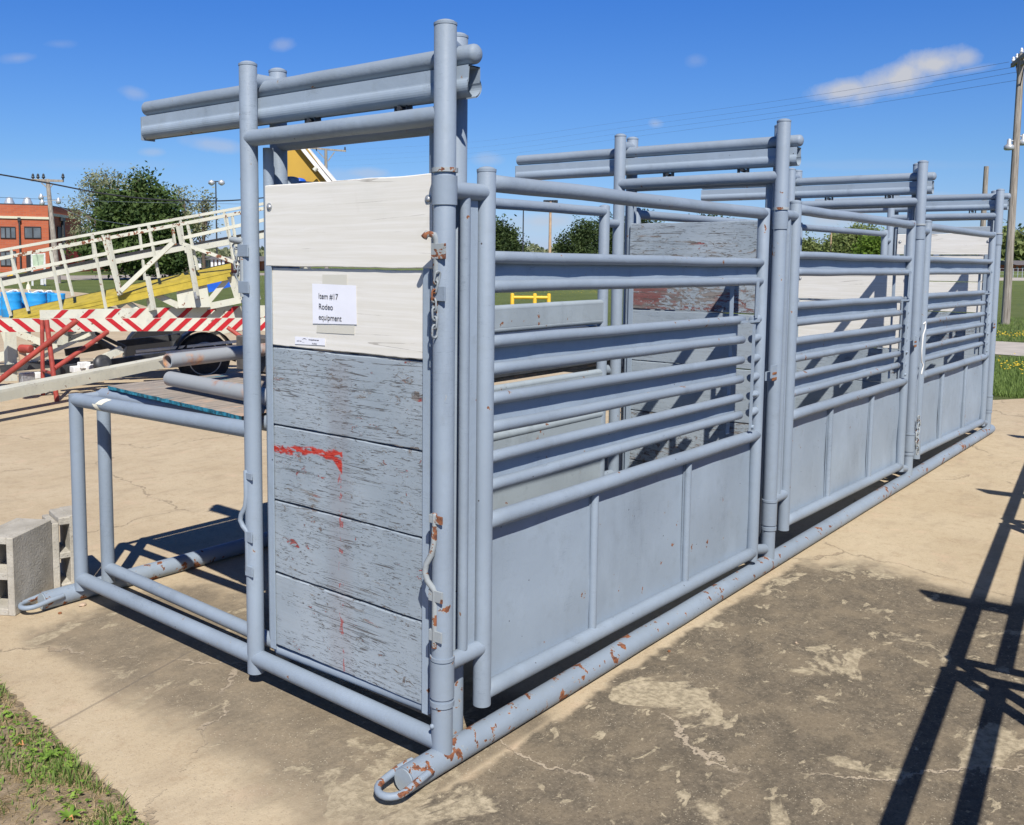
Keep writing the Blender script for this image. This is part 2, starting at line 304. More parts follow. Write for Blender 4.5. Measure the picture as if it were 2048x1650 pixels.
    # the slab joint in the near left
    j=k.math('ABSOLUTE',k.math('ADD',k.math('ADD',y,-1.53),k.math('ADD',k.math('MULTIPLY',x,-.28),k.math('MULTIPLY',wob2,.05)))); jm=k.math('MULTIPLY',k.ramp(j,.009,.004),k.ramp(x,.2,-.1)); col=k.mix(k.math('MULTIPLY',jm,.45),col,(.13,.11,.09))
    k.base(col)
    h=k.math('ADD',k.math('MULTIPLY',fine,.6),k.math('MULTIPLY',cr,-1.2)); h=k.math('ADD',h,k.math('MULTIPLY',k.noise(180,3,.6),.35)); h=k.math('ADD',h,k.math('MULTIPLY',scd,.5))
    k.bump(h,.6,.008); return k.m
M['concrete']=concrete()
def grassmat(name,a,b,c,sc=1):
    k=NT(name,.9,0,.15); n=k.noise(.35*sc,5,.6); m_=k.noise(5*sc,6,.7); f=k.noise(55*sc,5,.75)
    col=k.mix(k.ramp(n,.3,.7),a,b); col=k.mix(k.math('MULTIPLY',k.ramp(m_,.5,.72),.6),col,c); col=k.mix(k.math('MULTIPLY',k.ramp(f,.5,.7),.5),col,tuple(x*.45 for x in a))
    k.base(col); k.bump(k.math('ADD',f,m_),.9,.08); return k.m
M['lawn']=grassmat('mown_lawn',(.125,.165,.05),(.17,.21,.07),(.22,.22,.09))
M['soil']=simple('dry_thatch_soil',(.25,.19,.12),.95,0,.35,25,.6)
M['path']=simple('pale_concrete_path',(.42,.38,.33),.9,0,.12,2,.2)
M['road']=simple('pale_road_surface',(.33,.29,.25),.9,0,.1,1,.2)
def leaf(name,a,b,ns=8):
    k=NT(name,.65,0,.25); n=k.noise(ns,3); k.base(k.mix(k.ramp(n,.35,.65),a,b))
    k.b.inputs['Transmission Weight'].default_value=0
    tr=k.n('ShaderNodeBsdfTranslucent'); tr.inputs[0].default_value=(*[min(1,x*1.25) for x in b],1); mx=k.n('ShaderNodeMixShader'); mx.inputs[0].default_value=.28
    o=[q for q in k.t.nodes if q.type=='OUTPUT_MATERIAL'][0]; k.l(k.b.outputs[0],mx.inputs[1]); k.l(tr.outputs[0],mx.inputs[2]); k.l(mx.outputs[0],o.inputs[0]); return k.m
M['blade']=leaf('grass_blades',(.11,.17,.035),(.20,.28,.075),14); M['blade_dry']=leaf('dry_grass',(.33,.25,.13),(.46,.36,.20),9)
M['clover']=leaf('clover_leaves',(.13,.24,.035),(.27,.40,.07),14)
M['pine']=leaf('pine_needles',(.035,.065,.018),(.095,.145,.04),.9); M['pine2']=leaf('cedar_needles',(.028,.05,.018),(.075,.11,.035),.9)
M['spring']=leaf('spring_leaves',(.13,.17,.05),(.21,.25,.09),.8); M['spring2']=leaf('bright_spring_leaves',(.09,.16,.02),(.17,.25,.04),.6); M['pale']=leaf('pale_budding_twigs',(.19,.215,.115),(.30,.31,.18),.8)
M['bark']=simple('tree_bark',(.10,.075,.055),.9,0,.3,5,.4)
M['flower']=simple('dandelion_yellow',(.62,.42,.02),.7); M['brownleaf']=simple('dead_brown_leaf',(.45,.20,.08),.8,0,.3,30); M['stone']=simple('sandy_stone',(.48,.36,.26),.9,0,.25,15,.5); M['pinkflower']=simple('pale_pink_petals',(.7,.6,.68),.7)
M['straw']=M['blade_dry']

# ------------------------------------------------------------------ mesh helpers
class MB:
    def __init__(s): s.v=[]; s.f=[]; s.sm=[]; s.mi=[]; s.mats=[]
    def mat(s,key):
        if key not in s.mats: s.mats.append(key)
        return s.mats.index(key)
    def add(s,vs,fs,smooth=False,mat=None):
        b=len(s.v); s.v+= [tuple(v) for v in vs]; mi=s.mat(mat) if mat else 0
        for f in fs: s.f.append(tuple(i+b for i in f)); s.sm.append(smooth); s.mi.append(mi)
        return s
    def box(s,c,d,rot=None,mat=None,bev=0):
        c=Vector(c); h=Vector(d)/2
        if bev>0:
            e=bev; pts=[]; 
            P8=[]
            vs=[];fs=[]
            # chamfered box: 24 verts
            idx={}
            for sx in(-1,1):
                for sy in(-1,1):
                    for sz in(-1,1):
                        for ax in range(3):
                            p=[sx*h.x,sy*h.y,sz*h.z]
                            for a in range(3):
                                if a!=ax: p[a]-= (sx,sy,sz)[a]*min(e,h[a]*.9)
                            idx[(sx,sy,sz,ax)]=len(vs); vs.append(Vector(p))
            def q(*k): return [idx[i] for i in k]
            for sg in(-1,1):
                fs.append(q((sg,-1,-1,0),(sg,1,-1,0),(sg,1,1,0),(sg,-1,1,0))); fs.append(q((-1,sg,-1,1),(1,sg,-1,1),(1,sg,1,1),(-1,sg,1,1))); fs.append(q((-1,-1,sg,2),(1,-1,sg,2),(1,1,sg,2),(-1,1,sg,2)))
            for a in(-1,1):
                for b in(-1,1):
                    fs.append(q((a,b,-1,0),(a,b,1,0),(a,b,1,1),(a,b,-1,1))); fs.append(q((a,-1,b,0),(a,1,b,0),(a,1,b,2),(a,-1,b,2))); fs.append(q((-1,a,b,1),(1,a,b,1),(1,a,b,2),(-1,a,b,2)))
                    for cc in(-1,1): fs.append(q((a,b,cc,0),(a,b,cc,1),(a,b,cc,2)))
        else:
            vs=[Vector((x*h.x,y*h.y,z*h.z)) for x in(-1,1) for y in(-1,1) for z in(-1,1)]
            fs=[(0,1,3,2),(4,6,7,5),(0,4,5,1),(2,3,7,6),(0,2,6,4),(1,5,7,3)]
        if rot is not None: vs=[rot@v for v in vs]
        return s.add([v+c for v in vs],fs,False,mat)
    def beam(s,a,b,w,h,up=(0,0,1),mat=None,bev=0):
        a=Vector(a); b=Vector(b); d=b-a; L=d.length; x=d.normalized(); up=Vector(up)
        if abs(x.dot(up))>.98: up=Vector((0,1,0)) if abs(x.y)<.9 else Vector((1,0,0))
        y=up.cross(x).normalized(); z=x.cross(y)
        return s.box((a+b)/2,(L,w,h),Matrix((x,y,z)).transposed(),mat,bev)
    def tube(s,pts,r,n=18,cap=True,dome=0,mat=None,closed=False,dome0=0):
        pts=[Vector(p) for p in pts]; N=len(pts)
        rs=r if isinstance(r,(list,tuple)) else [r]*N
        rings=[]; prev=None
        T=[]
        for i in range(N):
            if closed: t=(pts[(i+1)%N]-pts[i-1]).normalized()
            elif i==0: t=(pts[1]-pts[0]).normalized()
            elif i==N-1: t=(pts[-1]-pts[-2]).normalized()
            else: t=((pts[i+1]-pts[i]).normalized()+(pts[i]-pts[i-1]).normalized()).normalized()
            T.append(t)
        a=Vector((0,0,1)) if abs(T[0].z)<.9 else Vector((1,0,0)); u=a.cross(T[0]).normalized()
        C=[(pts[i],T[i],rs[i]) for i in range(N)]
        if dome0 and not closed:
            C=[(pts[0]-T[0]*dome0*math.sin(q),T[0],rs[0]*math.cos(q)) for q in (1.45,1.1,.7,.35)]+C
        if dome and not closed:
            C=C+[(pts[-1]+T[-1]*dome*math.sin(q),T[-1],rs[-1]*math.cos(q)) for q in (.35,.7,1.1,1.45)]
        vs=[];fs=[]
        for (p,t,rr) in C:
            u=(u-t*u.dot(t)).normalized(); w_=t.cross(u)
            for k in range(n):
                an=2*math.pi*k/n; vs.append(p+u*(rr*math.cos(an))+w_*(rr*math.sin(an)))
        K=len(C)
        for i in range(K-1 if not closed else K):
            for k in range(n):
                i2=(i+1)%K; fs.append((i*n+k,i*n+(k+1)%n,i2*n+(k+1)%n,i2*n+k))
        s.add(vs,fs,True,mat)
        if cap and not closed:
            s.add(vs[:n],[tuple(reversed(range(n)))],False,mat); s.add(vs[-n:],[tuple(range(n))],False,mat)
        return s
    def pipe(s,a,b,r,n=18,wall=.006,mat=None):   # open-ended pipe with a wall
        a=Vector(a);b=Vector(b); s.tube([a,b],r,n,False,mat=mat); s.tube([b,a],r-wall,n,False,mat=mat)
        t=(b-a).normalized(); q=Vector((0,0,1)) if abs(t.z)<.9 else Vector((1,0,0)); u=q.cross(t).normalized(); w_=t.cross(u)
        for p in(a,b):
            vs=[p+(u*math.cos(2*math.pi*k/n)+w_*math.sin(2*math.pi*k/n))*rr for rr in(r,r-wall) for k in range(n)]
            s.add(vs,[(k,(k+1)%n,n+(k+1)%n,n+k) for k in range(n)],False,mat)
        return s
    def prism(s,poly,off,mat=None):   # poly list of Vector, off Vector
        n=len(poly); off=Vector(off); vs=[Vector(p) for p in poly]+[Vector(p)+off for p in poly]
        fs=[tuple(reversed(range(n))),tuple(range(n,2*n))]+[(i,(i+1)%n,n+(i+1)%n,n+i) for i in range(n)]
        return s.add(vs,fs,False,mat)
    def lathe(s,prof,c,n=20,mat=None,rot=None):
        vs=[];fs=[];K=len(prof); c=Vector(c)
        for (r,z) in prof:
            for k in range(n):
                p=Vector((r*math.cos(2*math.pi*k/n),r*math.sin(2*math.pi*k/n),z)); vs.append((rot@p if rot else p)+c)
        for i in range(K-1):
            for k in range(n): fs.append((i*n+k,i*n+(k+1)%n,(i+1)*n+(k+1)%n,(i+1)*n+k))
        s.add(vs,fs,True,mat); s.add(vs[:n],[tuple(reversed(range(n)))],False,mat); return s.add(vs[-n:],[tuple(range(n))],False,mat)
    def build(s,name,mat=None,parent=None,loc=None):
        me=bpy.data.meshes.new(name); off=Vector(loc) if loc is not None else None
        vs=s.v if off is None else [tuple(Vector(v)-off) for v in s.v]
        me.from_pydata(vs,[],s.f); me.polygons.foreach_set('use_smooth',s.sm)
        if s.mats:
            for k in s.mats: me.materials.append(M[k])
            me.polygons.foreach_set('material_index',s.mi)
        else: me.materials.append(M[mat])
        me.update(); o=bpy.data.objects.new(name,me); scn.collection.objects.link(o)
        if off is not None: o.location=off
        if parent: o.parent=parent
        if parent and off is None: pass
        return o
def tag(o,label=None,cat=None,group=None,kind=None):
    if label: o['label']=label
    if cat: o['category']=cat
    if group: o['group']=group
    if kind: o['kind']=kind
    return o
def empty(name,loc=(0,0,0)):
    o=bpy.data.objects.new(name,None); scn.collection.objects.link(o); o.location=loc; o.empty_display_size=.1; return o
def copy_tree(o,parent=None):
    c=o.copy(); scn.collection.objects.link(c); c.parent=parent
    for ch in list(o.children): copy_tree(ch,c)
    return c
def wob(pts,a=.002,seed=0):
    return [Vector(p)+Vector((noise.noise(Vector((i*1.7+seed,0,0))),noise.noise(Vector((0,i*1.3+seed,5))),noise.noise(Vector((3,0,i*1.9+seed)))))*a*2 for i,p in enumerate(pts)]
def line(a,b,n): a=Vector(a);b=Vector(b); return [a.lerp(b,i/(n-1)) for i in range(n)]
def chain(mb,pts,ll=.03,r=.0028,w=.009,twist=0):
    pts=[Vector(p) for p in pts]
    for i in range(len(pts)-1):
        a,b=pts[i],pts[i+1]; c=(a+b)/2; t=(b-a).normalized(); s0=Vector((1,0,0)) if abs(t.x)<.8 else Vector((0,1,0)); u=(s0-t*s0.dot(t)).normalized(); v=t.cross(u)
        an=(math.pi/2)*(i%2)+.25+twist; u2=u*math.cos(an)+v*math.sin(an); h=(b-a).length/2+r*1.2-w+.002
        loop=[c+t*(h+w*math.cos(q))+u2*(w*math.sin(q)) for q in [math.pi*k/7-math.pi/2+math.pi/2 for k in range(0,8)]]
        loop=[c+t*(h+w*math.sin(math.pi*k/7))+u2*(w*math.cos(math.pi*k/7)) for k in range(8)]+[c-t*(h+w*math.sin(math.pi*k/7))-u2*(w*math.cos(math.pi*k/7)) for k in range(8)]
        mb.tube(loop,r,8,closed=True)

# ------------------------------------------------------------------ ground and roads
def sheet(name,pts,z,mat,nsub=0):
    me=bpy.data.meshes.new(name); me.from_pydata([(p[0],p[1],z) for p in pts],[],[tuple(range(len(pts)))]); me.materials.append(M[mat]); me.update()
    o=bpy.data.objects.new(name,me); scn.collection.objects.link(o); tag(o,kind='structure'); return o
sheet('ground',[(-1500,-1500),(2500,-1500),(2500,2500),(-1500,2500)],Z0-.010,'lawn')
def gx(u,v): g=G(u,v); return (g.x,g.y)
GE=lambda y: -.912+.107*y                       # rim of the slab in the near left
yard=[(GE(-40),-40),(12.4,-40),(12.55,-2),gx(2048,797),gx(1990,800),(11.6,1.5),(11.9,4),(13.5,8),(15,12),gx(480,645),gx(300,615),gx(250,600),gx(190,588),gx(120,581),gx(60,578),gx(0,577),gx(-200,574),(GE(60),60)]
sheet('concrete_yard',yard,Z0,'concrete')
sheet('path',[gx(1850,714),gx(1990,708),gx(2060,713),(18.2,-8),(17.5,-30),(21,-30),(21.7,-8),gx(2060,686),gx(1990,682),gx(1850,686)],Z0-.002,'path')
def strip(name,pa,pb,z,mat): sheet(name,[gx(*p) for p in pa]+[gx(*p) for p in reversed(pb)],z,mat)
strip('road',[(-300,560),(0,556),(150,560),(300,557),(500,551),(700,548)],[(-300,548),(0,549),(150,551),(300,549),(500,546),(700,544)],Z0-.003,'road')
strip('far_road',[(1700,561),(1990,561),(2200,562)],[(1700,555),(1990,555),(2200,556)],Z0-.003,'path')
mb=MB()
# near grass tufts, clover and thatch on the strip along the slab
def inpatch():
    y=random.uniform(-.2,2.7); x=GE(y)-abs(random.gauss(0,1))**1.0*.02-random.random()**1.15*.95
    return x,y
soil=MB(); N=40
for i in range(N):
    for j in range(24): pass
ns=560; nt=60
vs=[];fs=[]
for i in range(ns+1):
    y=-3+11.0*i/ns
    for j in range(nt+1):
        t=j/nt; x=GE(y)+.008+.030*noise.noise(Vector((y*5,1,1)))+.018*noise.noise(Vector((y*21,1,1)))-t*3.2
        vs.append((x,y,Z0-.006+ (.0085 if j==0 else .012*(1+noise.noise(Vector((x*11,y*11,0)))))))
for i in range(ns):
    for j in range(nt): a=i*(nt+1)+j; fs.append((a,a+nt+1,a+nt+2,a+1))
soil.add(vs,fs,True); o=soil.build('verge_soil','soil'); tag(o,kind='structure')
gb=MB(); gb.mat('blade'); gb.mat('blade_dry'); gb.mat('clover')
for i in range(40000):
    x,y=inpatch(); d=noise.noise(Vector((x*5,y*5,3)))
    bare=noise.noise(Vector((x*3.1+4,y*3.1,9)))
    if bare>-.02 and random.random()<.85: mt='blade_dry' if random.random()<.6 else None
    else: mt='blade' if random.random()<.52 else 'blade_dry'
    if mt is None: continue
    flat=random.random()<(.92 if mt=='blade_dry' else .35)
    h=random.uniform(.014,.05)*(1+d*.6); a=random.uniform(0,6.28); w_=random.uniform(.0012,.0026)*(1.25 if mt=='blade' else .8)
    ln=random.uniform(.3,1.1)*h*(1.7 if flat else .7); zt=h*(.25 if flat else .9)
    dx,dy=math.cos(a)*ln,math.sin(a)*ln; px,py=-math.sin(a)*w_,math.cos(a)*w_
    z=Z0+.002
    gb.add([(x-px,y-py,z),(x+px,y+py,z),(x+dx*.45+px*.8,y+dy*.45+py*.8,z+zt*.7),(x+dx*.45-px*.8,y+dy*.45-py*.8,z+zt*.7),(x+dx,y+dy,z+zt)],[(0,1,2,3),(3,2,4)],False,mt)
for i in range(5200):
    x,y=inpatch()
    if noise.noise(Vector((x*4.1,y*4.1,7)))<.08 and random.random()<.85: continue
    z=Z0+random.uniform(.006,.030); r=random.uniform(.0025,.006); a0=random.uniform(0,6.28); tx,ty=random.uniform(-.5,.5),random.uniform(-.5,.5)
    for k in range(3):
        a=a0+k*2.09; cx_,cy_=x+math.cos(a)*r,y+math.sin(a)*r
        vs=[(cx_+r*math.cos(b)*.95,cy_+r*math.sin(b)*.95,z+tx*r*math.cos(b)+ty*r*math.sin(b)+.25*r*k) for b in [6.28*q/6 for q in range(6)]]
        gb.add(vs,[tuple(range(6))],False,'clover')
o=gb.build('grass'); tag(o,'patchy green and straw coloured weeds and clover along the slab edge','grass',kind='stuff')
# broad-leaved weed, dead leaves, tiny flower in the verge
def weed(c,n,L,label):
    mb=MB()
    for k in range(n):
        a=6.28*k/n+random.uniform(-.2,.2); l=L*random.uniform(.7,1.1); w_=l*.14; d=Vector((math.cos(a),math.sin(a),0)); s_=Vector((-d.y,d.x,0))
        pts=[(0,0),(.35,.35),(.7,.5),(1,.42)]
        L_=[];
        for i,(t,zz) in enumerate(pts):
            ww=w_*(.3,1,.9,.05)[i]; p=Vector(c)+d*(l*t)+Vector((0,0,zz*l)); L_+=[p-s_*ww,p+Vector((0,0,-ww*.3)),p+s_*ww]
        mb.add(L_,[(3*i+j,3*i+j+1,3*i+j+4,3*i+j+3) for i in range(3) for j in range(2)],True)
    o=mb.build('weed','clover',loc=c); tag(o,label,'weed'); return o
c=G(140,1640); weed((c.x,c.y,Z0+.005),9,.048,'broad leaved green weed at the bottom of the grass verge')
c=G(95,1520); weed((c.x,c.y,Z0+.005),9,.05,'grassy green tuft in the middle of the verge')
def deadleaf(u,v,r,label):
    c=G(u,v); mb=MB(); pts=[Vector((r*math.cos(a)*(1 if i%2 else .72),r*.6*math.sin(a)*(1 if i%2 else .75),.006+.008*math.sin(a*2))) for i,a in enumerate([6.28*k/10 for k in range(10)])]
    vs=[Vector((0,0,.002))]+pts; vs=[v_+Vector((c.x,c.y,Z0+.012)) for v_ in vs]; mb.add(vs,[(0,i+1,(i+1)%10+1) for i in range(10)],False); o=mb.build('dead_leaf','brownleaf',loc=(c.x,c.y,Z0)); tag(o,label,'leaf'); return o
deadleaf(40,1497,.017,'orange brown dead leaf lying in the grass verge')
deadleaf(140,1648,.014,'brown dead leaf at the bottom edge of the verge')
def pebble(u,v,r,label,mat='stone',seed=0,h=.6,cat='stone',name='stone'):
    c=G(u,v); mb=MB(); vs=[];fs=[]; n=8;K=5
    for i in range(K):
        ph=-math.pi/2+math.pi*i/(K-1)
        for k in range(n):
            an=6.28*k/n; q=Vector((math.cos(ph)*math.cos(an),math.cos(ph)*math.sin(an),math.sin(ph))); f=1+.35*noise.noise(q*2+Vector((seed,0,0))); vs.append(Vector((c.x,c.y,Z0+r*h*.8))+Vector((q.x*r*f,q.y*r*f*.75,q.z*r*h*f)))
    for i in range(K-1):
        for k in range(n): fs.append((i*n+k,i*n+(k+1)%n,(i+1)*n+(k+1)%n,(i+1)*n+k))
    mb.add(vs,fs,False); o=mb.build(name,mat,loc=(c.x,c.y,Z0)); tag(o,label,cat); return o
pebble(165,1212,.022,'flat brown stone lying beside the left skid pipe',seed=3,h=.4)
pebble(120,1228,.011,'small red brown pebble near the left tow loop','rust',seed=5)
pebble(132,1185,.020,'orange stone wedged under the broken concrete block','rust',seed=8,h=.5)
pebble(1338,1304,.009,'small dark red pebble beside the near skid pipe','rust',seed=9)
pebble(1592,1287,.008,'small brown pebble on the cracked dark slab','stone',seed=11)
# lawn by the far right: blades and dandelions
lb=MB(); lb.mat('blade'); lb.mat('flower')
for i in range(9000):
    u=random.uniform(1962,2070); v=random.uniform(716,800) if random.random()<.7 else random.uniform(636,683)
    g=G(u,v); h=random.uniform(.03,.09); a=random.uniform(0,6.28); w_=.006
    if g.x<11.95: continue
    lb.add([(g.x-w_*math.sin(a),g.y+w_*math.cos(a),Z0-.01),(g.x+w_*math.sin(a),g.y-w_*math.cos(a),Z0-.01),(g.x+math.cos(a)*h*.6,g.y+math.sin(a)*h*.6,Z0+h)],[(0,1,2)],False,'blade')
o=lb.build('grass'); tag(o,'green lawn grass beside the pale path','grass',kind='stuff')
db=MB()
def dand(u,v):
    g=G(u,v); r=random.uniform(.012,.02); z=Z0+random.uniform(.05,.09); 
    db.add([(g.x+r*math.cos(6.28*k/6),g.y+r*math.sin(6.28*k/6),z) for k in range(6)]+[(g.x,g.y,z+r*.7)],[(k,(k+1)%6,6) for k in range(6)],False)
for i in range(55): dand(random.uniform(1985,2060),random.gauss(673,4))
for i in range(45): dand(random.uniform(1995,2060),random.gauss(737,4) if random.random()<.7 else random.uniform(715,760))
for i in range(90): dand(random.uniform(1000,1250),random.gauss(586,2.5))
o=db.build('dandelions','flower'); tag(o,'yellow dandelion heads scattered through the lawn','flowers',kind='stuff')

# ------------------------------------------------------------------ the chute row
L=[0,2.87,5.70,8.58]; H=[2.6,2.611,2.615,2.567]; W=1.04; PY=2.49
BOARDS=[
 [(2.108,1.7885,'b_white',1),(1.782,1.472,'b_white',0),(1.462,1.151,'b_redpeel',0),(1.144,.839,'b_redpeel',0),(.832,.534,'b_redpeel',0),(.525,.222,'b_redpeel',0)],
 [(2.050,1.800,'b_peel',1),(1.795,1.517,'b_redheavy',0),(1.510,1.192,'b_smooth',0),(1.186,.872,'b_smooth',0),(.866,.55,'b_heavy',0),(.545,.222,'b_heavy',0)],
 [(1.76,1.505,'b_white',1),(1.497,1.12,'b_white',0),(1.112,.84,'b_peel',0),(.835,.53,'b_smooth',0),(.525,.222,'b_peel',0)],
 [(2.19,2.125,'b_smooth',1),(2.12,1.90,'b_white',1),(1.893,1.62,'b_white',0),(1.612,1.30,'b_white',0),(1.292,.95,'b_peel',0),(.943,.6,'b_smooth',0),(.594,.222,'b_peel',0)]]
def board(y0,y1,z0,z1,x,th,seed):
    mb=MB(); n=36; vs=[];fs=[]
    for i in range(n+1):
        t=i/n; y=y0+(y1-y0)*t
        a=.0022*noise.noise(Vector((y*6,seed,0)))+.0016*noise.noise(Vector((y*25,seed,2))); b=.0022*noise.noise(Vector((y*6,seed+3.3,5)))+.0016*noise.noise(Vector((y*25,seed,7))); c=.0018*noise.noise(Vector((y*3,seed+9,5)))
        e=.003
        for (xx,zz) in ((x+c+e,z0+a),(x+c,z0+a+e),(x+c,z1+b-e),(x+c+e,z1+b),(x+c+th,z1+b),(x+c+th,z0+a)): vs.append((xx,y,zz))
    for i in range(n):
        for k in range(6): fs.append((i*6+k,i*6+(k+1)%6,(i+1)*6+(k+1)%6,(i+1)*6+k))
    fs.append(tuple(range(6))); fs.append(tuple(n*6+k for k in reversed(range(6))))
    mb.add(vs,fs,False); return mb
def bolt(mb,p,d,r=.014,h=.007):
    p=Vector(p); d=Vector(d).normalized(); mb.tube([p,p+d*h*.3],r,10,dome=h)
def slot_plate(mb,c,d): mb.box(c,d,bev=.003)
row=empty('bucking_chute',(0,0,0))
tag(row,'grey blue welded pipe rodeo chute row with three gates and overhead sliding gate tracks','livestock chute')
# skids
for (y,x0,x1) in ((0,-.19,8.78),(2.53,-.19,8.78)):
    mb=MB(); mb.tube(wob(line((x0,y,.078),(x1,y,.078),24),.0012,y),.0455,24); sk=mb.build('skid','paint_skid',row)
    mb=MB(); r=.0125; zc=.095; loop=[(x0+.085,y-.047,zc),(x0+.02,y-.052,zc-.004)]+[(x0-.050-.058*math.sin(q),y-.052*math.cos(q),zc-.014-.006*math.sin(q)) for q in [math.pi*k/10 for k in range(0,11)]]+[(x0+.02,y+.052,zc-.004),(x0+.085,y+.047,zc)]
    mb.tube(loop,r,12,dome=.008,dome0=.008); mb.build('tow_loop','paint_loop',sk)
    mb=MB(); mb.tube([(x0-.001,y,.078),(x0-.006,y,.078)],.041,20); mb.build('end_cap','paint_old',sk)
for i in range(4):
    X=L[i]; h=H[i]
    # cross pipes, top stubs and low tie pipes of one frame
    fr=MB()
    fr.tube(wob(line((X-.002,W,2.296),(X-.002,0,2.293),8),.001,i),.0325,20)
    fr.tube([(X+.15,W,2.290),(X+.15,.075,2.290)],.032,18)
    fr.tube([(X,0,h-.075),(X+.15,.075,h-.075)],.031,16); fr.tube([(X,W,h-.075),(X+.15,W,h-.075)],.031,16)
    F=fr.build('frame_cross_pipe','paint_rail',row)
    for (x,y,z0,z1) in ((X,0,.055,h),(X+.15,.075,.09,h-.004),(X,W,.085,h),(X+.15,W,.09,h-.004)):
        mb=MB(); rr=.0375 if y==0 and x==X else .036; mb.tube([(x,y,z0),(x,y,z1-.016)],rr,24,dome=.016); mb.tube([(x,y,z1-.020),(x,y,z1-.012)],rr+.0015,24); mb.build('post','paint',F)
    # overhead beam with the track under it
    mb=MB(); mb.tube(wob(line((X+.075,1.885,2.503),(X+.075,-.062,2.493),14),.0016,i+5),.033,22,dome=.022); B=mb.build('overhead_beam','paint_rail',row)
    mb=MB(); arc=lambda a0,a1,rx,rz,m_,sg:[(sg*rx*math.cos(a0+(a1-a0)*q/m_),2.398-rz*math.sin(a0+(a1-a0)*q/m_)) for q in range(m_+1)]
    prof=[(-.031,2.464),(.031,2.464),(.031,2.424)]+arc(-.6,1.28,.0385,.038,9,1)+[(.010,2.367)]+arc(1.2,-.5,.0335,.032,7,1)+[(.026,2.459),(-.026,2.459)]+arc(-.5,1.2,.0335,.032,7,-1)+[(-.010,2.367)]+arc(1.28,-.6,.0385,.038,9,-1)+[(-.031,2.424)]
    ny=12; n=len(prof); vs=[(X+.075+a+.0015*noise.noise(Vector((j*.9,a*60,i))),1.885-(1.885+.062)*j/ny,z+.004*j/ny*0-(.008*j/ny)) for j in range(ny+1) for (a,z) in prof]
    mb.add(vs,[(j*n+k,j*n+(k+1)%n,(j+1)*n+(k+1)%n,(j+1)*n+k) for j in range(ny) for k in range(n)],False); T=mb.build('track_channel','paint_sheet',B)
    mb=MB()
    if i!=2:
        mb.box((X+.075,1.888,2.41),(.07,.005,.105)); mb.build('end_plate','paint',B)
    for yy in (.74,.26):
        mb=MB(); mb.box((X+.075,yy-.028,2.345),(.030,.006,.050)); mb.box((X+.075,yy+.028,2.345),(.030,.006,.050)); mb.box((X+.075,yy,2.327),(.032,.068,.006)); mb.tube([(X+.05,yy,2.345),(X+.10,yy,2.345)],.010,10); mb.build('roller_hanger','dark_steel',B)
    # sliding gate: pipe frame, boards, guide strips
    sg=MB(); zt=2.26
    sg.tube([(X+.055,.09,zt),(X+.055,.09,.235),(X+.055,.11,.208),(X+.055,.95,.188),(X+.055,.972,.21),(X+.055,.985,.245),(X+.055,.988,zt)],.0215,16)
    S=sg.build('sliding_gate','paint_rail',row)
    for j,(z1,z0,mt,front) in enumerate(BOARDS[i]):
        y0,y1=(.070,.964) if front else (.118,.942); x=X+(.018 if front else .030)
        b=board(y0,y1,z0,z1,x,.034,i*10+j).build('board',mt,S)
        if i==0 and j==0: tag(b,'white painted top board with two bolt heads')
        if front and mt=='b_white':
            for yy,zz in ((.938,z1-.085),(.088,z1-.085)):
                q=MB(); bolt(q,(x+.001,yy,zz),(-1,0,0),.011,.008); q.tube([(x,yy,zz),(x-.002,yy,zz)],.016,14); q.build('bolt','steel',S)
    for yy in (.951,.098):
        mb=MB(); mb.beam((X+.022,yy,.205 if yy>.5 else .20),(X+.022,yy,1.957),.030,.005,(1,0,0)); mb.beam((X+.040,yy+(.018 if yy>.5 else -.018),.205),(X+.040,yy+(.018 if yy>.5 else -.018),1.957),.004,.034,(1,0,0)); mb.build('guide_strip','paint_sheet',S)
    # gate collars on the hinge post
    for (z0,z1) in ((2.0,2.095),(.305,.435)):
        mb=MB(); mb.tube([(X,0,z0),(X,0,z1)],.0425,24); C=mb.build('hinge_sleeve','paint',row)
        mb=MB()
        if z0>1: mb.tube([(X,0,z1+.012),(X,0,z1+.026)],.0445,24,mat='paint_rusty')
        else:
            mb.tube([(X,0,z1+.005),(X,0,z1+.017)],.0435,24,mat='paint')
            m2=MB(); m2.tube([(X,0,z0-.030),(X,0,z0-.012)],.0430,24); m2.build('lower_ring','paint',C)
        mb.build('stop_ring',None,C)
    if i<3:
        a=L[i]; dz=(0,.03,.015)[i]
        # swinging gate: rails
        xl,xr=a+.222,a+(2.64 if i!=1 else 2.60); Wd=xr-xl
        gp=MB(); gp.tube([(xl,0,.195+dz),(xl,0,2.130+dz)],.0335,22,dome=.014); gp.tube([(xl,0,2.124+dz),(xl,0,2.134+dz)],.0348,22)
        gt=gp.build('swing_gate','paint',row)
        mb=MB(); mb.tube([(xr,0,.150+dz),(xr,0,2.098+dz)],.032,22,dome=.012); mb.build('gate_post','paint',gt)
        zz=lambda zl,zr,t: zl+(zr-zl)*t+dz
        def rail(zl,zr,r,x0,x1,nm='gate_rail',sd=0,dent=True):
            pts=[]; nn=20
            for k in range(nn+1):
                x=x0+(x1-x0)*k/nn; t=(x-xl)/Wd; pts.append((x,.0015*noise.noise(Vector((x*3,sd,0))),zz(zl,zr,t)+(.004*noise.noise(Vector((x*1.8,sd*3.1,4))) if dent else 0)))
            rs=[r*(1+.03*noise.noise(Vector((p[0]*5,sd,8)))) for p in pts]
            q=MB(); q.tube(pts,rs,18,dome=.004,dome0=.004); return q.build(nm,'paint_rail',gt)
        rail(2.089,2.076,.0305,xl,xr,sd=i)
        rail(.876,.864,.0315,xl,xr,sd=i+1); rail(.240,.192,.0315,xl,xr,sd=i+2,dent=False)
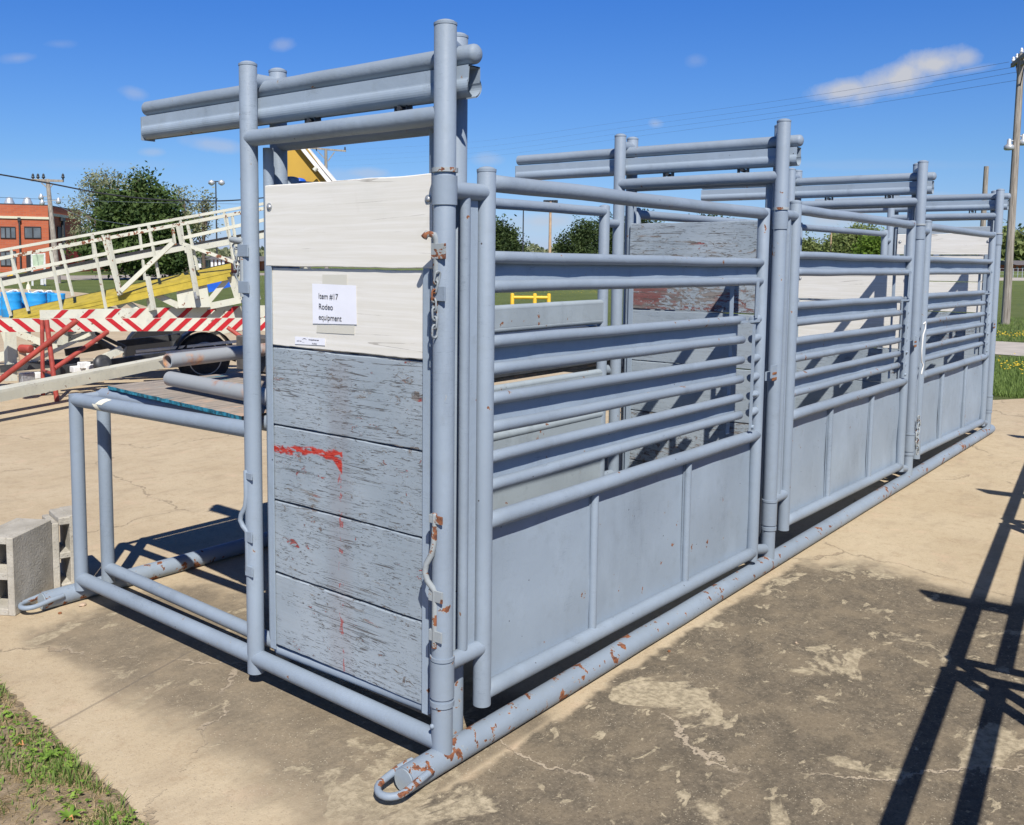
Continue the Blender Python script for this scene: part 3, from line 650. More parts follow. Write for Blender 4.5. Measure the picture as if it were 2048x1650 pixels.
        pairs=[(1.828,1.813,1.727,1.711),(1.531,1.509,1.430,1.405),(1.323,1.295,1.217,1.193),(1.110,1.094,1.008,1.002)]
        for j,(a1,b1,a2,b2) in enumerate(pairs):
            xe=xr if j==0 else a+2.405
            rail(a1,b1,.0225,xl,xe,sd=10+j+i*7); rail(a2,b2,.0225,xl,xe,sd=20+j+i*7)
            q=MB(); nn=40; vs=[]; x1=xe-.01
            for k in range(nn+1):
                x=xl+.02+(x1-xl-.02)*k/nn; t=(x-xl)/Wd
                for zq,(u0,u1) in enumerate(((a1,b1),(a2,b2))):
                    for yy in (0,.003): vs.append((x,.021+yy+.006*noise.noise(Vector((x*2.6,j*3.3+i,zq*.6)))+.003*noise.noise(Vector((x*7,j+i,zq))),zz(u0,u1,t)+(.010 if zq==0 else -.012)))
            fs=[]
            for k in range(nn):
                b_=4*k; fs+=[(b_,b_+4,b_+6,b_+2),(b_+1,b_+3,b_+7,b_+5),(b_,b_+1,b_+5,b_+4),(b_+2,b_+6,b_+7,b_+3)]
            q.add(vs,fs,False); q.build('band_sheet','paint_sheet',gt)
            if j>0:
                for (zl,zr) in ((a1,b1),(a2,b2)):
                    t=(a+2.56-xl)/Wd; z=zz(zl,zr,t); q=MB(); q.tube([(a+2.535,0,z-.006),(xr,0,z)],.0215,14,dome0=.005); q.build('rail_stub','paint_rail',gt)
        # tall solid panel under the thick rail, with half-pipe ribs
        q=MB(); nx,nz_=36,8; vs=[]
        for k in range(nx+1):
            x=xl+.02+(xr-xl-.04)*k/nx; t=(x-xl)/Wd
            for j in range(nz_+1):
                s_=j/nz_; z=zz(.876,.864,t)*(1-s_)+zz(.240,.192,t)*s_
                bow=.014*noise.noise(Vector((x*1.5,z*1.7,i*3)))+.007*noise.noise(Vector((x*4,z*4,i*5+2)))
                vs.append((x,.022+bow*math.sin(s_*math.pi),z))
        fs=[(k*(nz_+1)+j,(k+1)*(nz_+1)+j,(k+1)*(nz_+1)+j+1,k*(nz_+1)+j+1) for k in range(nx) for j in range(nz_)]
        nv=len(vs); vs+=[(v[0],v[1]+.003,v[2]) for v in vs]; fs+=[tuple(reversed([w2+nv for w2 in f])) for f in fs]
        q.add(vs,fs,True); q.build('lower_panel','paint_sheet',gt)
        for fx in (.985,1.842):
            x=a+fx; t=(x-xl)/Wd; z1=zz(.876,.864,t)-.035; z0=zz(.240,.192,t)+.015
            q=MB(); q.tube([(x,.008,z0),(x,.008,z1)],.0185,14,dome=.02); q.box((x-.022,.018,(z0+z1)/2+.005),(.006,.006,z1-z0)); q.build('rib','paint_rail',gt)
        # hinge arms, filler pipe and strip beside the hinge post
        for z in (2.052+dz,.415+dz):
            q=MB(); q.tube([(a+.035,0,z),(xl,0,z)],.029,18); q.build('hinge_arm','paint',gt)
        q=MB(); q.tube([(a+.108,0,.44+dz),(a+.108,0,2.03+dz)],.0185,16); q.build('filler_pipe','paint_rail',gt)
        q=MB(); q.box((a+.150,.004,1.235+dz),(.056,.005,1.585)); q.build('filler_strip','paint_sheet',gt)
        # latch hardware at the free end
        q=MB()
        q.beam((a+2.535,-.022,1.515+dz),(a+2.54,-.022,1.712+dz),.006,.026,(1,0,0)); q.beam((a+2.500,-.024,.905+dz),(a+2.505,-.024,1.482+dz),.006,.028,(1,0,0))
        q.box((a+2.53,-.012,1.498+dz),(.11,.022,.010)); q.tube([(a+2.505,-.02,1.10+dz),(a+2.57,-.02,1.095+dz)],.010,10); q.tube([(a+2.515,-.028,.925+dz),(a+2.515,-.04,.925+dz)],.012,10)
        q.build('latch_bar','paint_sheet',gt)
        q=MB(); q.box((a+2.365,.045,1.30+dz),(.040,.005,.80)); q.box((a+2.345,.035,1.60+dz),(.004,.02,.21)); q.build('back_strap','paint_sheet',gt)
        q=MB(); q.box((a+2.38,-.016,1.502+dz),(.075,.020,.014)); q.build('catch','paint_sheet',gt)
        q=MB(); z=1.175; q.box((L[i+1]-.085,-.030,z+.03),(.085,.006,.072),mat='paint_sheet'); q.box((L[i+1]-.085,-.034,z+.020),(.055,.004,.012),mat='rust'); q.box((L[i+1]-.085,-.034,z-.012),(.06,.004,.016),mat='rust'); q.box((L[i+1]-.075,-.008,z),(.05,.045,.05),mat='paint_sheet'); q.build('latch_keeper',None,row)
        q=MB(); q.tube([(L[i+1]-.20,.01,.20),(L[i+1]-.03,.01,.165)],.028,16,dome0=.02); q.build('gate_stop','paint',row)
        # closed back panel on the far side
        bx0,bx1=a+.215,a+2.70
        q=MB(); q.tube([(bx0,W,.12),(bx0,W,2.150)],.033,18,dome=.012); bp=q.build('back_panel','paint',row)
        q=MB(); q.tube([(bx1,W,.12),(bx1,W,2.150)],.033,18,dome=.012); q.build('panel_post','paint',bp)
        for z,r in ((2.118,.029),(1.555,.0225),(1.447,.0225),(1.122,.0225),(1.02,.0225),(.862,.030),(.22,.030)):
            q=MB(); q.tube([(bx0+(bx1-bx0)*k/14,W,z+.003*noise.noise(Vector((k*.7,z,i)))) for k in range(15)],r,16); q.build('panel_rail','paint_old' if z<2 else 'paint_rail',bp)
        for z0,z1 in ((1.455,1.550),(1.03,1.115),(.235,.855)):
            q=MB(); q.box(((bx0+bx1)/2,W-.020,(z0+z1)/2),(bx1-bx0-.05,.004,z1-z0)); q.build('panel_sheet','paint_old',bp)
        for z in (2.05,.45):
            q=MB(); q.tube([(bx0,W,z),(a+.15,W,z)],.026,12); q.tube([(bx1,W,z),(L[i+1],W,z)],.026,12); q.build('panel_tie','paint',bp)
    # deck posts, end pipes and low pipes behind the frame
    df=MB(); df.tube([(X,PY,1.095),(X,W,1.115)],.0345,20); D=df.build('deck_end_pipe','paint_rail',row)
    df=MB(); df.tube([(X+.15,PY,1.105),(X+.15,W,1.115)],.0345,20); df.build('deck_end_pipe','paint_rail',D)
    df=MB()
    for dx in ():
        df.tube([(X+dx,PY,1.095+(.01 if dx else 0)),(X+dx,W,1.115)],.0345,20); df.tube([(X+dx,PY,.158+(.02 if dx else 0)),(X+dx,W,.150)],.0335,20)
    df.tube([(X,PY,.158),(X,W,.150),(X,0,.137)],.0345,20); df.build('sill_pipe','paint_rail',D)
    df=MB(); df.tube([(X+.15,PY,.178),(X+.15,W,.150),(X+.15,.075,.145)],.031,18); df.build('sill_pipe','paint_rail',D)
    for dx in (0,.15):
        mb=MB(); mb.tube([(X+dx,PY,.10),(X+dx,PY,1.124)],.0345,22); mb.build('deck_post','paint',D)
    mb=MB(); mb.tube([(X,PY+.005,1.10),(X+.15,PY+.005,1.105)],.020,14); mb.build('deck_tie','paint',D)
    if i<3:
        for yy in (PY,2.30,1.9,1.45):
            mb=MB(); mb.tube([(X+.15,yy,1.105),(L[i+1],yy,1.105)],.033,16); mb.build('deck_beam','paint_rail',D)
# front hardware : bolts latch brackets, rods, chain on the first frame
def bracket(y0,y1,z0,z1,mat,x=-.046):
    q=MB(); q.box((x+.004,(y0+y1)/2,(z0+z1)/2),(.006,abs(y1-y0),z1-z0),bev=.001); q.box((x+.022,y1+(.003 if y1>y0 else -.003)*-1,(z0+z1)/2),(.036,.006,z1-z0)); return q.build('latch_bracket',mat,row)
bracket(-.042,.020,1.822,1.873,'paint_rusty'); bracket(-.042,.022,1.683,1.732,'paint')
bracket(-.034,.026,.928,.956,'paint_rusty'); bracket(-.036,.026,.655,.695,'paint_rusty'); bracket(-.034,.024,.515,.553,'paint_rusty')
q=MB(); q.tube([(-.034,.006,1.66),(-.034,.006,1.885),(-.042,.010,1.900),(-.060,.024,1.905),(-.068,.03,1.892)],.0115,12,dome=.004,dome0=.004); q.build('latch_pin','paint_rusty',row)
q=MB(); q.tube([(-.036,.004,.96),(-.036,.004,.925),(-.042,.004,.86),(-.046,.010,.82),(-.05,.030,.785),(-.052,.036,.755),(-.048,.028,.725),(-.040,.010,.70),(-.036,.004,.69),(-.036,.004,.49)],.0105,12,dome=.004,dome0=.004); q.build('latch_rod','paint_rusty',row)
q=MB(); chain(q,[(-.045,-.012,1.775),(-.047,-.006,1.745),(-.048,.0,1.715),(-.048,.002,1.685),(-.0475,.0,1.655),(-.047,-.002,1.625),(-.047,-.001,1.597),(-.047,.0,1.567)],r=.0036,w=.0098); q.build('chain','chain',row)
bracket(1.005,1.072,1.826,1.875,'paint',x=-.042); bracket(1.005,1.070,1.680,1.728,'paint',x=-.042)
bracket(1.000,1.052,.918,.945,'paint',x=-.042); bracket(1.005,1.052,.655,.698,'paint',x=-.042); bracket(1.005,1.052,.510,.553,'paint',x=-.042)
q=MB(); q.tube([(-.028,1.052,1.665),(-.028,1.052,1.885)],.013,12); q.tube([(-.03,1.045,1.887),(-.036,1.115,1.895)],.0125,12,dome=.006); q.tube([(-.030+.0*k,1.095+.022*math.cos(6.28*k/14),1.868+.012*math.sin(6.28*k/14)) for k in range(14)],.0035,8,closed=True); q.build('latch_pin','paint_rusty',row)
q=MB(); chain(q,[(-.03,1.096,1.858),(-.028,1.090,1.832),(-.030,1.094,1.806),(-.028,1.086,1.780),(-.026,1.088,1.754),(-.022,1.078,1.730),(-.020,1.082,1.704)],r=.0034,w=.010,twist=.5); q.build('chain','chain',row)
q=MB(); q.tube([(-.034,1.045,.95),(-.034,1.045,.84),(-.036,1.050,.80),(-.04,1.072,.765),(-.042,1.078,.74),(-.038,1.066,.715),(-.034,1.048,.70),(-.032,1.045,.69),(-.032,1.045,.53)],.0105,12,dome=.004,dome0=.004); q.build('latch_rod','paint',row)
q=MB(); bolt(q,(-.0365,.012,.205),(-1,.1,0),.009,.008); bolt(q,(-.003,W+.035,2.19),(0,1,0),.012,.008); q.build('bolt','paint',row)
# welded bottle opener style hook on the far left of the left post
q=MB(); q.tube([(.02,1.075,2.19),(.02,1.105,2.18),(.02,1.115,2.14),(.02,1.10,2.10),(.02,1.076,2.085)],.008,10); q.box((.02,1.08,2.10),(.03,.012,.03)); q.build('hook','paint_rusty',row)
# rusty chain and hanging strap at the third frame
q=MB(); x3=L[2]+.05; pts=[(x3+.02*math.sin(k*.9),-.05-.006*k%3*.01,.585-.034*k) for k in range(10)]; chain(q,pts,r=.0045,w=.013); q.build('chain','paint_rusty',row)
q=MB(); q.box((0,0,0),(.001,.001,.001)) if False else None
sp=[(L[2]+.055,-.05,1.33),(L[2]+.085,-.055,1.345),(L[2]+.09,-.055,1.29),(L[2]+.06,-.05,1.24),(L[2]+.05,-.048,1.12),(L[2]+.055,-.05,1.03),(L[2]+.095,-.055,1.0),(L[2]+.06,-.055,.95),(L[2]+.05,-.055,.93)]
q.tube(sp,.006,8,dome=.004,dome0=.004); q.build('tie_strap','white_paint',row).__setitem__('label','white rope tie hanging on the third post')
# masking tape scraps on the deck end pipe
pt=(0,2.22,1.10)
q=MB(); 
def arcstrip(y0,y1,a0,a1,sk):
    vs=[];n=8
    for k in range(n+1):
        a=a0+(a1-a0)*k/n
        for y in (y0,y1): vs.append((-.0362*math.cos(a),y+sk*k/n,1.098+.0362*math.sin(a)))
    q.add(vs,[(2*k,2*k+1,2*k+3,2*k+2) for k in range(n)],True)
arcstrip(2.235,2.175,.15,1.35,-.06); arcstrip(2.235,2.19,-.75,.12,.03); q.build('tape_scrap','masking',row)

# second row of chutes off to the right (its shadow falls into the picture)
row2=copy_tree(row); row2.rotation_euler=(0,0,math.atan(.106)); row2.location=(-1.18,-4.67,0)
tag(row2,'second grey chute row standing outside the picture on the right, its shadow crossing the slab','livestock chute')

# ------------------------------------------------------------------ things on and beside the chute
def textmesh(body,size,name,parent,mat,origin,yax,zax,spacing=1.0,lspace=1.3,offset=.0):
    cu=bpy.data.curves.new(name,'FONT'); cu.body=body; cu.size=size; cu.space_line=lspace; cu.space_character=spacing; cu.offset=offset; cu.extrude=0
    to=bpy.data.objects.new('tmp',cu); scn.collection.objects.link(to); dg=bpy.context.evaluated_depsgraph_get(); me=bpy.data.meshes.new_from_object(to.evaluated_get(dg)); bpy.data.objects.remove(to)
    yax=Vector(yax);zax=Vector(zax); o_=Vector(origin)
    for v in me.vertices: v.co=o_+yax*v.co.x+zax*v.co.y
    me.materials.clear(); me.materials.append(M[mat]); me.name=name; o=bpy.data.objects.new(name,me); scn.collection.objects.link(o); o.parent=parent; return o
xb=.030
def pap(u,v,x=xb): p=onX(u,v,x); return p
c0,c1,c2,c3=pap(625,567),pap(713,571),pap(715,649),pap(627,647)   # tl tr br bl
q=MB(); nn=14; vs=[]
for i in range(nn+1):
    for j in range(nn+1):
        s_,t_=i/nn,j/nn; p=(c0*(1-s_)+c1*s_)*(1-t_)+(c3*(1-s_)+c2*s_)*t_
        curl=.0022+.0012*abs(s_-.5)*2*t_+.0009*math.exp(-((s_-.62)/.05)**2)*(1-t_)
        vs.append(p+Vector((-curl,0,0)))
q.add(vs,[(i*(nn+1)+j,(i+1)*(nn+1)+j,(i+1)*(nn+1)+j+1,i*(nn+1)+j+1) for i in range(nn) for j in range(nn)],True)
paper=q.build('paper_sign','paper'); paper.data.transform(Matrix.Identity(4)); tag(paper,'white paper notice taped to the second white board','sign')
yx=(c1-c0).normalized(); yx=Vector((0,yx.y,yx.z)).normalized(); zx=Vector((0,0,1)); xt=xb-.0040
def tx(u,v,s,size,**k):
    p=onX(u,v,xt); return textmesh(s,size,'lettering',paper,'ink',p,yx,zx,offset=.00008,**k)
tx(636.5,597,'Item #17',.0310,spacing=.97); tx(637,618,'Rodeo',.0310,spacing=.97); tx(637,639,'equipment',.0310,spacing=.97)
for (pts) in (((645,549),(694,549),(694,577),(645,576)),((634,650),(709,651),(709,669),(633,665)),):
    q=MB(); ps=[onX(u,v,xb-.0012 if v>600 or True else 0) for (u,v) in pts]; q.prism(ps,(-.0006,0,0)); q.build('packing_tape','tape',paper)
# inventory sticker
s0,s1,s2,s3=onX(591,673,xb),onX(651,677,xb),onX(651,691,xb),onX(591,688,xb)
q=MB(); q.prism([p+Vector((-.0022,0,0)) for p in(s0,s1,s2,s3)],(-.0005,0,0)); st=q.build('inventory_sticker','paper'); tag(st,'small printed white sticker near the bottom left of the second white board','sticker')
xs=xb-.0031
yx2=Vector((0,(s1-s0).y,(s1-s0).z)).normalized()
textmesh('www.purplewave.com',.0078,'lettering',st,'ink_purple',onX(617,680.5,xs),yx2,zx,spacing=.85,offset=.0003)
textmesh('FN9967',.0098,'lettering',st,'ink',onX(624,689.2,xs),yx2,zx,spacing=.9)
textmesh('purple wave',.0068,'lettering',st,'ink_purple',onX(593.5,682.5,xs),yx2,zx,spacing=.9,offset=.0002)
textmesh('AUCTION',.0030,'lettering',st,'ink',onX(604,685,xs),yx2,zx)
q=MB(); c=onX(609,681.5,xs); n=14; vs=[]
for k in range(n+1):
    a=math.pi*(.12+.78*k/n); 
    for rr in (.0125,.0125-.0035*math.sin(math.pi*k/n)): vs.append(c+yx2*(rr*math.cos(a)*1.15)+zx*(rr*math.sin(a)*.75))
q.add(vs,[(2*k,2*k+1,2*k+3,2*k+2) for k in range(n)]); q.build('swoosh_emblem','ink_purple',st)
# plywood deck
p00=(.265,2.42); 
q=MB(); nx,ny=44,26; vs=[];z=1.145
for i in range(nx+1):
    for j in range(ny+1):
        x=.10+ (8.4)*i/nx; y=1.13+(2.405-1.13)*j/ny
        if i==0: x=.012+(.13-.012)*(j/ny)+.012*noise.noise(Vector((j*1.1,0,0)))
        vs.append((x,y,z+.017+.003*noise.noise(Vector((x*2,y*2,0)))))
n0=len(vs); vs+=[(a_,b_,z) for (a_,b_,_) in vs]
q.add(vs,[(i*(ny+1)+j,(i+1)*(ny+1)+j,(i+1)*(ny+1)+j+1,i*(ny+1)+j+1) for i in range(nx) for j in range(ny)],False,'ply')
fs=[]
for j in range(ny): fs.append((j,j+1,n0+j+1,n0+j)); e=nx*(ny+1); fs.append((e+j,n0+e+j,n0+e+j+1,e+j+1))
for i in range(nx): a_=i*(ny+1); b_=(i+1)*(ny+1); fs.append((a_+ny,b_+ny,n0+b_+ny,n0+a_+ny))
q.box((4.3,1.128,z+.010),(8.3,.003,.020),mat='ply')
b0=len(q.v)-len(vs)-8
for f in fs: q.f.append(tuple(b0+k for k in f)); q.sm.append(False); q.mi.append(q.mat('teal'))
o=q.build('plywood_board'); tag(o,'worn plywood deck sheet with flaking teal edge on the low platform','plywood sheet')
# loose pipes on the deck
def loose(a,b,r,label,mat='rusty_pipe'):
    q=MB(); q.pipe(a,b,r,22,.008); o=q.build('loose_pipe',mat); tag(o,label,'pipe','loose pipes lying on the deck'); return o
a=G(340,757,1.215); b=G(497,787,1.215); d=(b-a).normalized(); loose(a,a+d*1.15,.037,'rust streaked pipe lying flat on the plywood, lower of the two in front')
a2=G(335,722,1.45); b2=G(500,703,1.45); 
a2=G(335,722,1.30); b2=G(497,703,1.305); d=(b2-a2).normalized(); loose(a2,a2+d*3.4,.037,'rusty pipe raised above the plywood, its open end over the platform')
loose(Vector((1.0,2.3,1.22)),Vector((4.6,1.95,1.22)),.05,'dark grey pipe lying in shade behind the rusty pipes','paint_old')
q=MB()  # dark slabs added so the deck gap behind the first panel reads dark
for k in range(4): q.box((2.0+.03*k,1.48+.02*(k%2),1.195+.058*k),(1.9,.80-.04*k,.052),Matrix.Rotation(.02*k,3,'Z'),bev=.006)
o=q.build('dark_filler_stack',  'dark_steel',loc=(2,1.62,1.168)); tag(o,'added stack of dark slabs filling the deck gap behind the first chute panel','filler slabs')
# something for the raised pipe to lie on
q=MB(); q.box((1.05,2.12,1.27),(.14,.7,.20),bev=.006); q.build('wood_block','wood_edge').__setitem__('label','dark timber packer under the raised rusty pipe'); bpy.data.objects['wood_block']['category']='timber'

# concrete blocks
def cblock(name,origin,ux,uy,w1,w2,h,label,broken=False,cells='x'):
    # origin: near base corner. ux: along the wide face, uy: into depth; cells open through along ux when 'x', along uy when 'y'
    O_=Vector(origin); ux=Vector(ux).normalized(); uy=Vector(uy).normalized(); uz=Vector((0,0,1)); q=MB(); t=.036
    def bx(a0,a1,b0,b1,z0,z1,bev=.004):
        c=O_+ux*((a0+a1)/2)+uy*((b0+b1)/2)+uz*((z0+z1)/2); q.box(c,(a1-a0,b1-b0,z1-z0),Matrix((ux,uy,uz)).transposed(),bev=bev)
    if cells=='x':      # holes run along ux : walls in the uy/uz plane
        bx(0,w1,0,t,0,h); bx(0,w1,w2-t,w2,0,h)
        for z0 in (0,h/2-t/2,h-t): bx(.001,w1-.001,t,w2-t,z0+.001,z0+t-.001,bev=.002)
    else:
        bx(0,t,0,w2,0,h if not broken else h-.03); bx(w1-t*2.2,w1,0,w2,.0,h)
        bx(t,w1-t,.002,w2-.002,h-t*1.35,h-.004,bev=.006)
        bx(t,w1-t,.004,w2-.004,h*.47-t/2,h*.47+t/2,bev=.006); bx(t*1.2,w1-t,.006,w2,0.003,t,bev=.006)
    o=q.build(name,'block'); tag(o,label,'concrete block','concrete blocks beside the platform'); return o
g1=G(30,1233); g2=G(108,1185); ux=(g2-g1); w1=ux.length; ux.z=0; uy=Vector((-ux.y,ux.x,0))
cblock('concrete_block',(g1.x,g1.y,Z0),ux,uy,w1,.20,.40,'smooth grey concrete block standing on end, nearest the left picture edge',cells='x')
g3=G(155,1176); ux2=(g3-g2); ux2.z=0
cblock('concrete_block',(g2.x,g2.y+.0,Z0),Vector((ux2.x,ux2.y,0)),Vector((-ux2.y,ux2.x,0)),max(.17,ux2.length+.02),.22,.405,'broken rough concrete block standing on end beside the platform post',broken=True,cells='y')

# ------------------------------------------------------------------ background
# the trailer-mounted ramp with yellow deck, seen behind the platform
def pb(mb,a,b,w,h,mat=None,up=(0,0,1)): mb.beam(P(*a),P(*b),w,h,up,mat)
tr=empty('ramp_trailer',tuple(G(250,740))); tag(tr,'cream and yellow railed ramp trailer folded down behind the striped barrier boards','trailer')
TC=tr.location.copy()
def part(mb,name,mat=None,parent=tr):
    o=mb.build(name,mat,parent)
    off=Vector(TC); o.data.transform(Matrix.Translation(-off)) if parent==tr else o.data.transform(Matrix.Translation(-off)); return o
Dn=13.0; Df=14.6
def rl(v0,v1,D,w,h,name,mat='cream',u0=-160,u1=640):
    # rail through pixel rows v0 at u=0 and v1 at u=490
    s_=(v1-v0)/490; q=MB(); pb(q,(u0,v0+s_*u0,D),(u1,v0+s_*u1,D+.0),w,h); return part(q,name,mat)
rl(501,414,Df,.038,.042,'hand_rail'); rl(517,424,Dn,.04,.046,'hand_rail','cream_rust')
q=MB(); pb(q,(-160,583,Dn),(345,480,Dn),.035,.045); part(q,'mid_rail','cream'); q=MB(); pb(q,(362,477,Dn),(640,415,Dn),.035,.045); part(q,'mid_rail','cream')
# stringer of the far side with a black strip on it
q=MB(); pb(q,(-160,600,Df),(370,494,Df),.07,.095); part(q,'stringer','cream'); q=MB(); pb(q,(-160,590,Df-.01),(370,486,Df-.01),.09,.035); part(q,'rubber_strip','rubber')
q=MB(); pb(q,(370,500,Df),(640,449,Df),.07,.095); part(q,'stringer','cream'); q=MB(); pb(q,(370,491,Df-.01),(640,441,Df-.01),.09,.025); part(q,'rubber_strip','rubber')
# yellow deck beam : a tread surface over a channel
q=MB(); q.prism([P(18,638,Dn),P(18,622,Dn+.5),P(462,525,Dn+.5),P(462,540,Dn)],(0,0,-.03)); part(q,'yellow_deck','yellow')
q=MB(); pb(q,(20,645,Dn+.06),(462,549,Dn+.06),.10,.05); part(q,'yellow_channel','yellow')
q=MB(); pb(q,(20,640.5,Dn+.05),(462,545.5,Dn+.05),.06,.018); part(q,'shadow_gap_strip','dark_steel')  # dark bar put in for the shadow line between tread and channel
q=MB(); pb(q,(60,646,Dn+.03),(455,556,Dn+.03),.05,.05); part(q,'yellow_channel','yellow')
# posts between the near rail and the deck
for (ua,va,ub,vb) in ((22,510,57,622),(100,497,125,628),(184,468,212,618),(205,470,240,592),(297,450,318,556),(120,487,146,592),(375,448,396,540),(345,453,350,490),(452,430,470,540),(464,428,485,600),(-4,545,22,632)):
    q=MB(); pb(q,(ua,va,Dn),(ub,vb,Dn),.028,.032); part(q,'rail_post','cream_rust' if ua in(205,345,452) else 'cream')
for (ua,va,ub,vb) in ((22,497,30,560),(184,471,190,530),(278,455,290,560),(360,436,368,494),(447,420,460,485)):
    q=MB(); pb(q,(ua,va,Df),(ub,vb,Df),.03,.035); part(q,'rail_post','cream')
q=MB(); pb(q,(215,470,Dn-.05),(240,590,Dn-.05),.05,.05); part(q,'hinged_arm','cream_rust')
q=MB(); pb(q,(346,485,Dn-.08),(242,582,Dn-.08),.055,.06); part(q,'brace','cream')
q=MB(); pb(q,(356,452,Dn-.08),(364,488,Dn-.08),.04,.05); pb(q,(362,486,Dn-.08),(480,528,Dn-.08),.04,.045); part(q,'brace','cream_rust')
q=MB(); pb(q,(376,490,Dn-.1),(394,592,Dn-.1),.05,.055); part(q,'hanging_leg','cream'); q=MB(); pb(q,(295,553,Dn-.1),(308,620,Dn-.1),.05,.05); part(q,'hanging_leg','cream')
q=MB(); pb(q,(390,584,Dn-.12),(394,597,Dn-.12),.03,.03); part(q,'leg_foot','steel')
# lower lattice : plates and diagonals
q=MB(); pb(q,(130,622,Dn+.1),(300,585,Dn+.1),.05,.06); pb(q,(262,597,Dn+.1),(455,553,Dn+.1),.05,.09); part(q,'truss_chord','cream')
q=MB(); q.prism([P(351,571,Dn+.05),P(412,561,Dn+.05),P(421,614,Dn+.05),P(357,616,Dn+.05)],ray(380,590)*.05); part(q,'gusset_plate','cream')
for (a,b,w_) in (((304,585),(358,612),.08),((415,606),(460,552),.07),((462,548),(478,598),.10),((298,582),(302,622),.09),((236,614),(285,582),.06),((415,613),(520,592),.09),((196,612),(240,622),.05),((250,600),(285,625),.05)):
    q=MB(); pb(q,(*a,Dn+.12),(*b,Dn+.12),.05,w_); part(q,'truss_web','cream')
# bottom chord, long towing beams and cross members near the ground
q=MB(); q.beam(P(-160,752,12.6),P(190,668,13.2),.07,.12); part(q,'lower_chord','cream')
for (a,b,w_,h_,m_) in (((20,664,12.7),(22,762,12.7),.12,.11,'cream'),((2,645,12.7),(30,735,12.7),.06,.05,'cream'),((30,663,12.9),(95,690,12.9),.06,.08,'cream'),((125,655,13),(125,690,13),.09,.14,'cream'),((30,740,12.8),(180,668,12.8),.05,.05,'cream'),((20,716,13.1),(150,662,13.1),.05,.06,'cream_rust'),((0,660,13.4),(60,668,13.4),.05,.05,'cream')):
    q=MB(); q.beam(P(*a),P(*b),w_,h_); part(q,'trailer_frame',m_)
q=MB(); A=G(-60,800,.26); B=G(335,722,.36); q.beam(A,B,.10,.16); part(q,'tow_beam','cream')
q=MB(); A=G(-60,792,.38); B=G(335,714,.49); q.beam(A,B,.14,.03); part(q,'tow_beam_flange','cream')
q=MB(); pb(q,(190,725,12.7),(243,698,12.9),.09,.09); part(q,'jack_tube','cream')
q=MB(); c=P(205,727,12.4); q.lathe([(.02,-.04),(.11,-.04),(.12,0),(.11,.04),(.05,.05),(.02,.05)],c,20,rot=Matrix.Rotation(R(75),3,'X')); part(q,'winch_drum','dark_steel')
q=MB(); q.prism([P(190,740,12.35),P(197,720,12.35),P(213,720,12.35),P(224,738,12.35)],(0,.05,0)); part(q,'winch_bracket','dark_steel')
q=MB(); c=P(54,764,11.9); q.box(c,(.17,.10,.24),bev=.01); part(q,'junction_box','steel')
q=MB(); c=P(18,777,11.85); q.tube([c+Vector((.05*math.cos(t),0,.05*math.sin(t))) for t in [6.28*k/16 for k in range(16)]],.016,8,closed=True); part(q,'shackle_ring','rust')
q=MB(); c=P(42,697,12.4); q.tube([c,c+Vector((.05,-.16,0))],.055,14,dome=.02); part(q,'hose_coupling','red'); q=MB(); q.prism([P(38,702,12.4),P(52,702,12.4),P(55,722,12.4),P(42,726,12.4)],(0,.04,0)); part(q,'coupling_bracket','pole_tan')
for (a,b,w_,m_) in (((235,688,14.2),(360,673,14.6),.10,'dark_steel'),((130,705,13.6),(215,690,13.9),.10,'dark_steel'),((165,662,13.4),(232,700,13.4),.06,'dark_steel'),((178,660,13.5),(250,695,13.7),.05,'dark_steel'),((270,712,13.9),(500,690,14.5),.05,'white_paint'),((272,703,14.2),(500,680,14.6),.04,'white_paint'),((250,722,13.6),(360,705,14),.05,'white_paint'),((280,730,13.5),(500,698,14),.10,'dark_steel'),((420,668,14.6),(520,654,14.6),.05,'cream'),((440,640,15),(520,660,15),.04,'cream'),((110,742,12.4),(330,712,13.5),.12,'dark_steel'),((0,738,12.6),(160,722,13),.10,'dark_steel')):
    q=MB(); pb(q,a,b,.06,w_); part(q,'chassis_bar',m_)
for j,(u,v,s_) in enumerate(((70,751,1),(155,738,1),(168,730,.8),(183,735,.8))):
    q=MB(); q.box(P(u,v,12.5),(.16*s_,.12,.08),bev=.006); part(q,'bracket','white_paint')
